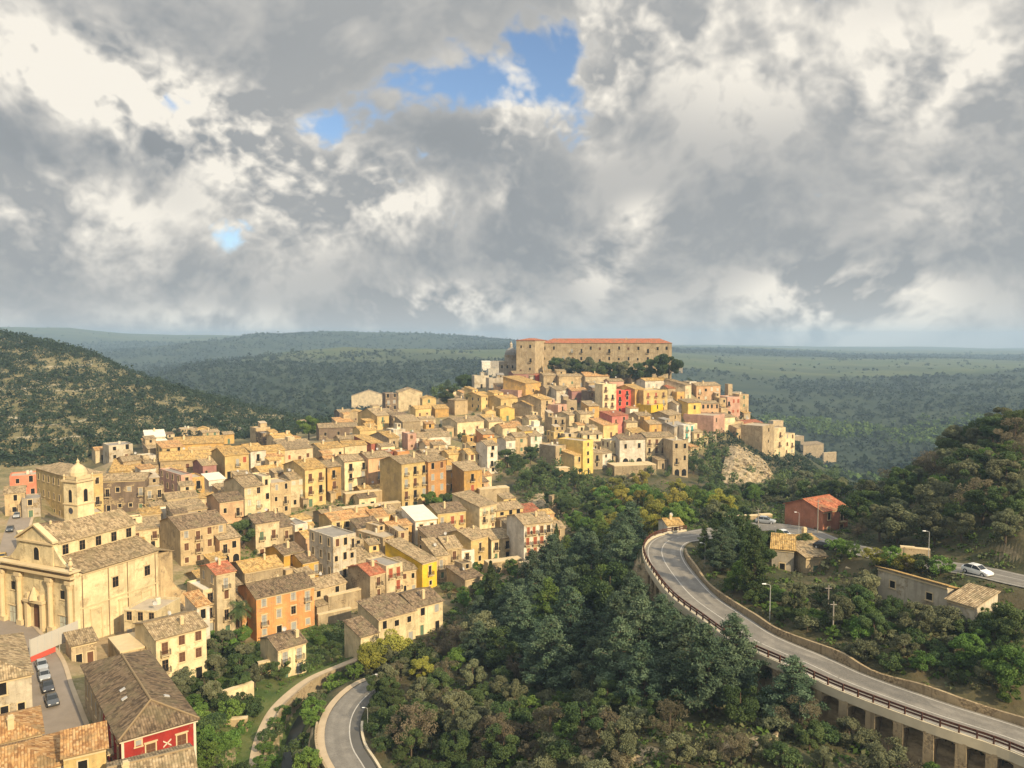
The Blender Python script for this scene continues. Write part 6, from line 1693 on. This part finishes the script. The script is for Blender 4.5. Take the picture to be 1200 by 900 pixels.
for (x, y, d_, h_, k_, lb) in [(575, 727, 178, 13, 'cypress', 'tall dark cypress at the left edge of the pine wood'), (652, 652, 226, 8, 'cypress', 'slim cypress right of the tall white balcony house'), (282, 760, 170, 7.2, 'palm', 'feathery palm in the garden left of the large orange house'),
                              (362, 516, 395, 12.5, 'green', 'round bright green tree on the skyline above the left roofs'), (455, 792, 150, 8.5, 'gold', 'yellowing tree in front of the stepped cream trio'), (436, 800, 146, 6.5, 'gold', 'smaller yellowing tree beside the end of the lower bend'),
                              (478, 884, 118, 8, 'brown', 'bare brown tree beside the lower bend street lamp'), (860, 800, 112, 11, 'pine', 'pine reaching up in front of the guard rail in the middle of the viaduct'), (925, 835, 103, 9, 'pine', 'pine standing against the viaduct piers'),
                              (508, 598, 264, 8, 'green', 'dense green tree in the palazzo garden'), (524, 592, 266, 6.5, 'dark', 'dark tree at the right of the palazzo garden'), (534, 590, 268, 6, 'green', 'small green tree beside the ochre block'),
                              (286, 655, 214, 8, 'dark', 'ivy dark tree squeezed between the salmon and beige houses'), (177, 597, 245, 4, 'dark', 'small round tree by the stained dark building'), (231, 590, 250, 5, 'dark', 'climbing green tree on the narrow pink house'), (552, 478, 440, 9, 'palm', 'palm on the upper town below the grey houses')]:
    p = at(x, y, d_); plant(k_, p.x, p.y, h_, 'x', lb)
# trees in front of the convent and the wood left of it
for i in range(11):
    x = 652 + i * 13.2; dd = 478 - i * 2.6
    p = at(x, 438, dd); plant('olive' if i in (1, 3, 6) else 'dark', p.x, p.y, [11, 12, 13, 14, 13, 13.5, 13, 12.5, 13, 15, 17][i], 'in the row in front of the convent')
forest([(508,470),(520,448),(552,436),(566,460),(556,476),(530,480)], [('dark', 5), ('pine', 2)], 6.5, (8, 13), 'in the dark wood at the left of the hilltop', 16, 21, .5)
forest([(806,545),(835,512),(850,520),(842,548),(822,562)], [('dark', 4), ('olive', 1)], 5.5, (5, 8), 'on the slope below the pink house with a windowless side wall', 10, 22, .6)
forest([(705,552),(722,535),(800,545),(792,560),(720,566)], [('dark', 2), ('green', 2)], 6, (3.5, 5.5), 'at the foot of the ravine edge houses', 10, 23, .6)
forest([(945,640),(975,640),(1030,650),(1090,668),(1120,680),(1060,672),(985,655)], [('green shrub', 3), ('gold shrub', 2), ('dark shrub', 2)], 2.4, (2.0, 3.2), 'in the hedge below the upper road', 26, 24, .5, .8)
forest([(868,628),(916,632),(960,636),(930,642),(880,640)], [('dark shrub', 1)], 2.2, (1.8, 2.4), 'in the clipped hedge of the car park', 10, 25, .5, .5)
forest([(455,520),(300,640),(240,650),(430,700),(640,620),(620,560),(560,560)], [('dark shrub', 3), ('green shrub', 2), ('olive shrub', 2)], 5.0, (1.5, 3.2), 'in gaps between the lower town houses', 60, 26, .3, .5)
forest([(560,470),(480,520),(600,560),(800,530),(860,500),(800,470)], [('dark shrub', 3), ('olive shrub', 2)], 7.0, (2, 4), 'in gaps between the upper town houses', 40, 27, .2, .5)
forest([(600,800),(760,840),(900,830),(1180,900),(1180,940),(560,940),(450,900)], [('olive shrub', 4), ('green shrub', 1), ('brown shrub', 2), ('dark shrub', 5)], 2.6, (1.6, 3.0), 'in the undergrowth along the bottom edge', 110, 28, .5, 1.0)
forest([(900,700),(1030,712),(1200,755),(1200,840),(1000,775),(840,690)], [('olive shrub', 3), ('green shrub', 2), ('dark shrub', 3)], 2.8, (1.5, 2.8), 'among the bushes above the roadside wall', 80, 29, .5, .9)

forest([(835,545),(880,575),(985,575),(1000,600),(860,610),(815,575)], [('dark shrub', 4), ('olive shrub', 3)], 3.0, (2, 3.6), 'in the scrub at the foot of the cliff', 70, 30, .5)
forest([(885,540),(915,536),(965,540),(985,560),(900,560)], [('dark shrub', 4), ('olive shrub', 2), ('dark', 2)], 3.2, (2, 4.2), 'around the last houses at the tip of the hill', 34, 31, .4)
forest([(425,800),(455,785),(500,770),(520,790),(470,815),(440,822)], [('brown', 2), ('olive', 2), ('dark shrub', 3), ('gold', 1)], 2.4, (2.4, 5), 'around the hidden end of the lower bend', 18, 32, .5, .3)
forest([(425,822),(440,815),(450,860),(448,900),(428,900),(424,850)], [('green shrub', 3), ('dark shrub', 3), ('olive shrub', 2)], 1.9, (1.6, 2.8), 'on the inside of the lower bend', 26, 33, .4, .3)
# ------------------------------------------------------------------ masses nobody could count
def mass(name, X, Y, Z, per, size, rad, leafk, label, cat, seed, hgt=1.0):
    rs = np.random.RandomState(seed); n = len(X)
    sc = np.clip(rs.lognormal(-.1, .42, n), .4, 2.2)
    d = rs.normal(size=(n, per, 3)); d /= np.linalg.norm(d, axis=2, keepdims=True); d[..., 2] = np.abs(d[..., 2]); d *= rs.uniform(.45, 1.0, (n, per, 1))
    C = np.stack([X, Y, Z], 1)[:, None, :] + d * (rad * sc)[:, None, None] * np.array([1, 1, hgt * 1.25])
    tin = np.clip(rs.uniform(0, .7, n)[:, None] + rs.uniform(0, .3, (n, per)), 0, 1)
    V, Fc = quads_at(C.reshape(-1, 3), np.repeat(size * sc, per), rs, .35, 1.4, (d.reshape(-1, 3)))
    o = link(name, mesh_np(name, V, Fc, LEAF[leafk], tin.ravel())); tag(o, label, cat, kind='stuff'); return o
def world_pts(n, u0, u1, d0, d1, seed):
    rs = np.random.RandomState(seed)
    u = rs.uniform(u0, u1, n); d = np.sqrt(rs.uniform(d0 ** 2, d1 ** 2, n)); return u * d, d
# left hill scrub
X, Y = world_pts(40000, -.80, -.18, 330, 760, 31)
lu, ly = X / Y, np.log(Y)
pp = [(ray(x, 400)[0], math.log(d)) for x, d in [(-300,310),(0,325),(110,345),(210,400),(330,440),(430,480),(430,640),(200,740),(-300,800)]]
dn = .6 * fbm2(X, Y, 1 / 22., 4, 5) + .5 * fbm2(X, Y, 1 / 75., 2, 6)
k = in_poly(lu, ly, pp) & (dn + np.random.RandomState(3).uniform(-1.2, 1.2, len(X)) > .1)
X, Y = X[k][:10500], Y[k][:10500]
mass('hillside_scrub', X, Y, height(X, Y), 30, .66, 2.3, 'wood', 'dark green scrub dotted over the dry terraced hill on the left', 'scrub', 41)
# far woods
X, Y = world_pts(110000, -.72, .80, 560, 3700, 32)
dn = fbm2(X, Y, 1 / 120., 4, 8) + .8 * fbm2(X, Y, 1 / 420., 2, 9); pxx = 600 + F * X / Y
wv = fbm2(X, Y, 1 / 260., 2, 77)
md = ((Y > 1480 + 60 * wv) & (Y < 2080 + 80 * wv) & (pxx > 250) & (pxx < 620)) | ((Y > 1700 + 90 * wv) & (Y < 2700 + 150 * wv) & (pxx > 620))
thr = np.where(md, 1.15, -.5)
k = (dn + np.random.RandomState(4).uniform(-.5, .5, len(X)) > thr) & ~((X / Y < -.2) & (Y < 800)) & ((Y < 1900) | (np.random.RandomState(14).rand(len(X)) < .45))
X, Y = X[k][:32000], Y[k][:32000]
mass('far_wood', X, Y, height(X, Y) - .5, 12, 2.3, 3.7, 'wood', 'dark woodland covering the far slopes of the gorge', 'woodland', 42, 1.2)
X, Y = world_pts(20000, .18, .62, 640, 1150, 35)
dn = fbm2(X, Y, 1 / 60., 3, 18); k = dn + np.random.RandomState(7).uniform(-.4, .4, len(X)) > .55
X, Y = X[k][:3500], Y[k][:3500]
mass('light_far_wood', X, Y, height(X, Y) - .3, 14, 1.7, 3.2, 'green', 'paler green woods in the bottom of the gorge on the right', 'woodland', 45, 1.2)
X, Y = world_pts(40000, -.72, .80, 1500, 4200, 36)
dn = fbm2(X, Y, 1 / 55., 2, 21); k = (np.abs(dn) < .03) | (fbm2(X, Y, 1 / 240., 3, 22) > .75); k &= (np.random.RandomState(8).rand(len(X)) < .5)
X, Y = X[k][:2200], Y[k][:2200]
mass('field_trees', X, Y, height(X, Y) - .3, 9, 3.0, 4.0, 'wood', 'hedgerows and scattered trees on the far green plateau', 'trees', 46, 1.0)
X, Y = world_pts(1500, .25, .46, 370, 480, 51); k = free(X, Y, .3, 1); X, Y = X[k], Y[k]
mass('cliff_scrub', X, Y, height(X, Y), 22, .55, 1.5, 'wood', 'dark scrub covering the back and tip of the hill below the last houses', 'scrub', 52)
# undergrowth on the near slopes
X, Y = world_pts(42000, -.42, .70, 84, 330, 33)
lu, ly = X / Y, np.log(Y)
pp = [(ray(x, 400)[0], math.log(d)) for x, d in [(440,82),(440,148),(520,180),(560,215),(640,250),(600,275),(660,325),(800,345),(860,400),(990,430),(1010,330),(1130,270),(1210,240),(1210,80)]]
k = in_poly(lu, ly, pp); X, Y = X[k], Y[k]
k = free(X, Y, .3, .5); X, Y = X[k], Y[k]
dn = fbm2(X, Y, 1 / 9., 3, 10); k = dn + np.random.RandomState(6).uniform(-1, 1, len(X)) > -.25; X, Y = X[k], Y[k]
h1 = len(X)
mass('undergrowth', X[:h1 // 2], Y[:h1 // 2], height(X[:h1 // 2], Y[:h1 // 2]), 15, .30, .75, 'scrub', 'low tangled undergrowth covering the ravine slopes', 'undergrowth', 43, .8)
mass('green_undergrowth', X[h1 // 2:], Y[h1 // 2:], height(X[h1 // 2:], Y[h1 // 2:]), 14, .30, .7, 'green', 'fresh green weeds and brambles between the trees of the ravine', 'undergrowth', 44, .7)

forest([(1110,722),(1165,728),(1185,745),(1140,750),(1100,738)], [('olive shrub', 3), ('dark shrub', 2)], 2.0, (2.2, 3.2), 'in front of the long grey stone farmhouse', 14, 34, .4)
forest([(300,905),(312,850),(330,822),(352,806),(345,830),(322,870),(318,905)], [('green shrub', 3), ('dark shrub', 2)], 1.7, (1.3, 2.2), 'along the wall of the footpath above the stream', 20, 35, .2, -.6)
for x, y, k_, h_, lb in [(452, 806, 'olive', 4.6, 'grey green tree closing the far end of the lower bend'), (441, 810, 'dark', 4.0, 'dark small tree at the far end of the lower bend nearest the road'), (463, 803, 'brown', 4.4, 'thin brown tree just beyond the far end of the lower bend'), (470, 798, 'olive', 4.2, 'second grey green tree behind the far end of the lower bend'), (456, 814, 'dark', 3.6, 'low dark tree right below the far end of the lower bend')]:
    p = at_z(x, y, 37); plant(k_, p.x, p.y, h_, 'x', lb)
# past 300 of a kind the smallest in the picture become one mass
for nm_, kinds_, lab_, leafk_ in (('shrub', 'shrub', 'the many small shrubs scattered through town gaps and slopes', 'dark'), ('tree', '', 'the many small trees farther off on the slopes round the town', 'dark')):
    L = [v for v in VEG if (v[5].endswith('shrub') if nm_ == 'shrub' else KNAME[v[5]][0] == 'tree')]
    L.sort(key=lambda v: -v[3] / v[0].location.y - (9 if v[4] else 0))
    rest = L[296:]
    if not rest: continue
    loc = [(v[0].location.copy(), v[3]) for v in rest]
    for v in rest:
        for c in [q for q in v[0].children]: bpy.data.objects.remove(c)
        bpy.data.objects.remove(v[0]); VEG.remove(v)
    rs = np.random.RandomState(len(rest)); P_ = np.array([(p.x, p.y, p.z) for p, h in loc]); hh_ = np.array([h for p, h in loc])
    per = 260; n = len(P_)
    d = rs.normal(size=(n, 7, 3)); d /= np.linalg.norm(d, axis=2, keepdims=True); d *= rs.uniform(.3, 1, (n, 7, 1))
    sub = rs.randint(0, 7, (n, per)); base = np.take_along_axis(d, sub[..., None], 1)
    q = rs.normal(size=(n, per, 3)); q /= np.linalg.norm(q, axis=2, keepdims=True)
    C = P_[:, None] + np.array([0, 0, 1]) * (hh_ * .55)[:, None, None] + (base * .36 + q * .22) * hh_[:, None, None]
    tin = np.clip(rs.uniform(0, .5, n)[:, None] + rs.uniform(0, .5, (n, per)), 0, 1)
    V, Fc = quads_at(C.reshape(-1, 3), np.repeat(.08 * hh_, per), rs, .3, 1.5, q.reshape(-1, 3))
    o = link('small_' + nm_ + 's', mesh_np('small_' + nm_ + 's', V, Fc, LEAF[leafk_], tin.ravel())); tag(o, lab_, nm_ + 's', kind='stuff')
X, Y = world_pts(16000, -.50, .06, 105, 300, 38)
lu, ly = X / Y, np.log(Y)
pp = [(ray(x, 400)[0], math.log(d)) for x, d in [(200,106),(340,106),(440,150),(520,172),(650,205),(660,262),(560,300),(420,290),(330,250),(230,240),(190,150)]]
k = in_poly(lu, ly, pp); X, Y = X[k], Y[k]; k = free(X, Y, .2, .3); X, Y = X[k], Y[k]
k = fbm2(X, Y, 1 / 7., 3, 12) + np.random.RandomState(9).uniform(-1, 1, len(X)) > -.1; X, Y = X[k], Y[k]
mass('garden_weeds', X, Y, height(X, Y), 14, .22, .55, 'green', 'grass and weeds in the orchard and between the lower houses', 'grass', 47, .6)
for t, words, where, h, label, kind in VEG:
    if label: t['label'] = label; continue
    sz = ('tall ' if h > 9.5 else ('small ' if h < 4.2 else '')) if not kind.endswith('shrub') else ('low ' if h < 2.2 else ('large ' if h > 3 else ''))
    t['label'] = f'{sz}{words} {where}'
    t['group'] = f'{words}s {where}'

# ================================================================== labels: say which one
def colour_words(c): return {'stone': 'stone', 'dark stone': 'dark stone', 'tan': 'tan'}.get(c, c)
marks = [(r[1], r[2], r[5]) for r in REG if r[5]]
def short(l):
    for cut in (' with ', ' in ', ' under ', ' at ', ' beside ', ' below ', ' left ', ' right ', ' behind ', ' above ', ' between ', ' joined ', ' on ', ' rising', ' crossed', ' crowning', ' among ', ' standing', ' near '):
        i = l.find(cut)
        if i > 0 and len(l[:i].split()) >= 3: l = l[:i]
    return l
from collections import Counter
sc_ = Counter(short(m[2]) for m in marks)
lm = [(x, y, short(l) if sc_[short(l)] == 1 and len(short(l).split()) <= 6 else None) for x, y, l in marks]
lm = [m for m in lm if m[2]]
def relation(px, py, mx, my):
    dx, dy = px - mx, py - my
    if abs(dx) > abs(dy) * 1.2: return 'right of' if dx > 0 else 'left of'
    return 'below' if dy > 0 else 'above'
usedl = set(r[5] for r in REG if r[5])
def near_marks(px, py, n=8):
    return sorted(lm, key=lambda m: (m[0] - px) ** 2 + (1.5 * (m[1] - py)) ** 2)[:n]
def limit(s_):
    return ' '.join(s_.split()[:16])
for r in REG:
    if r[5]: lab = r[5]
    else:
        col, fl, rn, typ, bal, area, hgt, wd = r[4]
        h_ = {1: 'low', 2: '', 3: 'tall', 4: 'tall'}.get(fl, '')
        if wd > hgt * 2: h_ = 'long'
        elif wd < hgt * .7: h_ = 'narrow'
        base = ' '.join(q for q in (h_, col, 'outbuilding' if r[0].get('category') == 'outbuilding' else 'house') if q)
        lab = None
        for m in near_marks(r[1], r[2], 10):
            cand = limit(f"{base} {relation(r[1], r[2], m[0], m[1])} the {m[2]}")
            cand2 = limit(f"{base} with a {rn} {relation(r[1], r[2], m[0], m[1])} the {m[2]}")
            for c in (cand2, cand):
                if c not in usedl and len(c.split()) >= 4 and (len(f"{base} with a {rn} {relation(r[1], r[2], m[0], m[1])} the {m[2]}".split()) <= 16 or c is cand): lab = c; break
            if lab: break
        if not lab: lab = limit(f"{base} with a {rn} number {len(usedl)}")
        usedl.add(lab)
    r[0]['label'] = limit(lab)
    if r[6]: r[0]['group'] = r[6]
    if r[0].get('category') == 'outbuilding': r[0]['group'] = 'small outbuildings between the houses'
    if r[0].get('category') == 'house' and not r[6]: r[0]['group'] = 'houses of the hill town'

# ================================================================== haze: the air of the valley
mb = MB(); mb.box(-9000, 9000, -60, 7500, -140, 170)
hz_o = mb.build('haze', [])
hm = bpy.data.materials.new('valley_air'); hm.use_nodes = True
hn = NT(hm.node_tree); hn.n.clear()
ho = hn.new('ShaderNodeOutputMaterial'); hv = hn.new('ShaderNodeVolumePrincipled')
hv.inputs['Color'].default_value = (0.52, 0.74, 1.0, 1); hv.inputs['Density'].default_value = 0.00019; hv.inputs['Anisotropy'].default_value = 0.1
hn.l.new(hv.outputs[0], ho.inputs['Volume'])
hz_o.data.materials.append(hm)
tag(hz_o, 'thin blue haze in the air over the gorge', 'haze', kind='stuff')
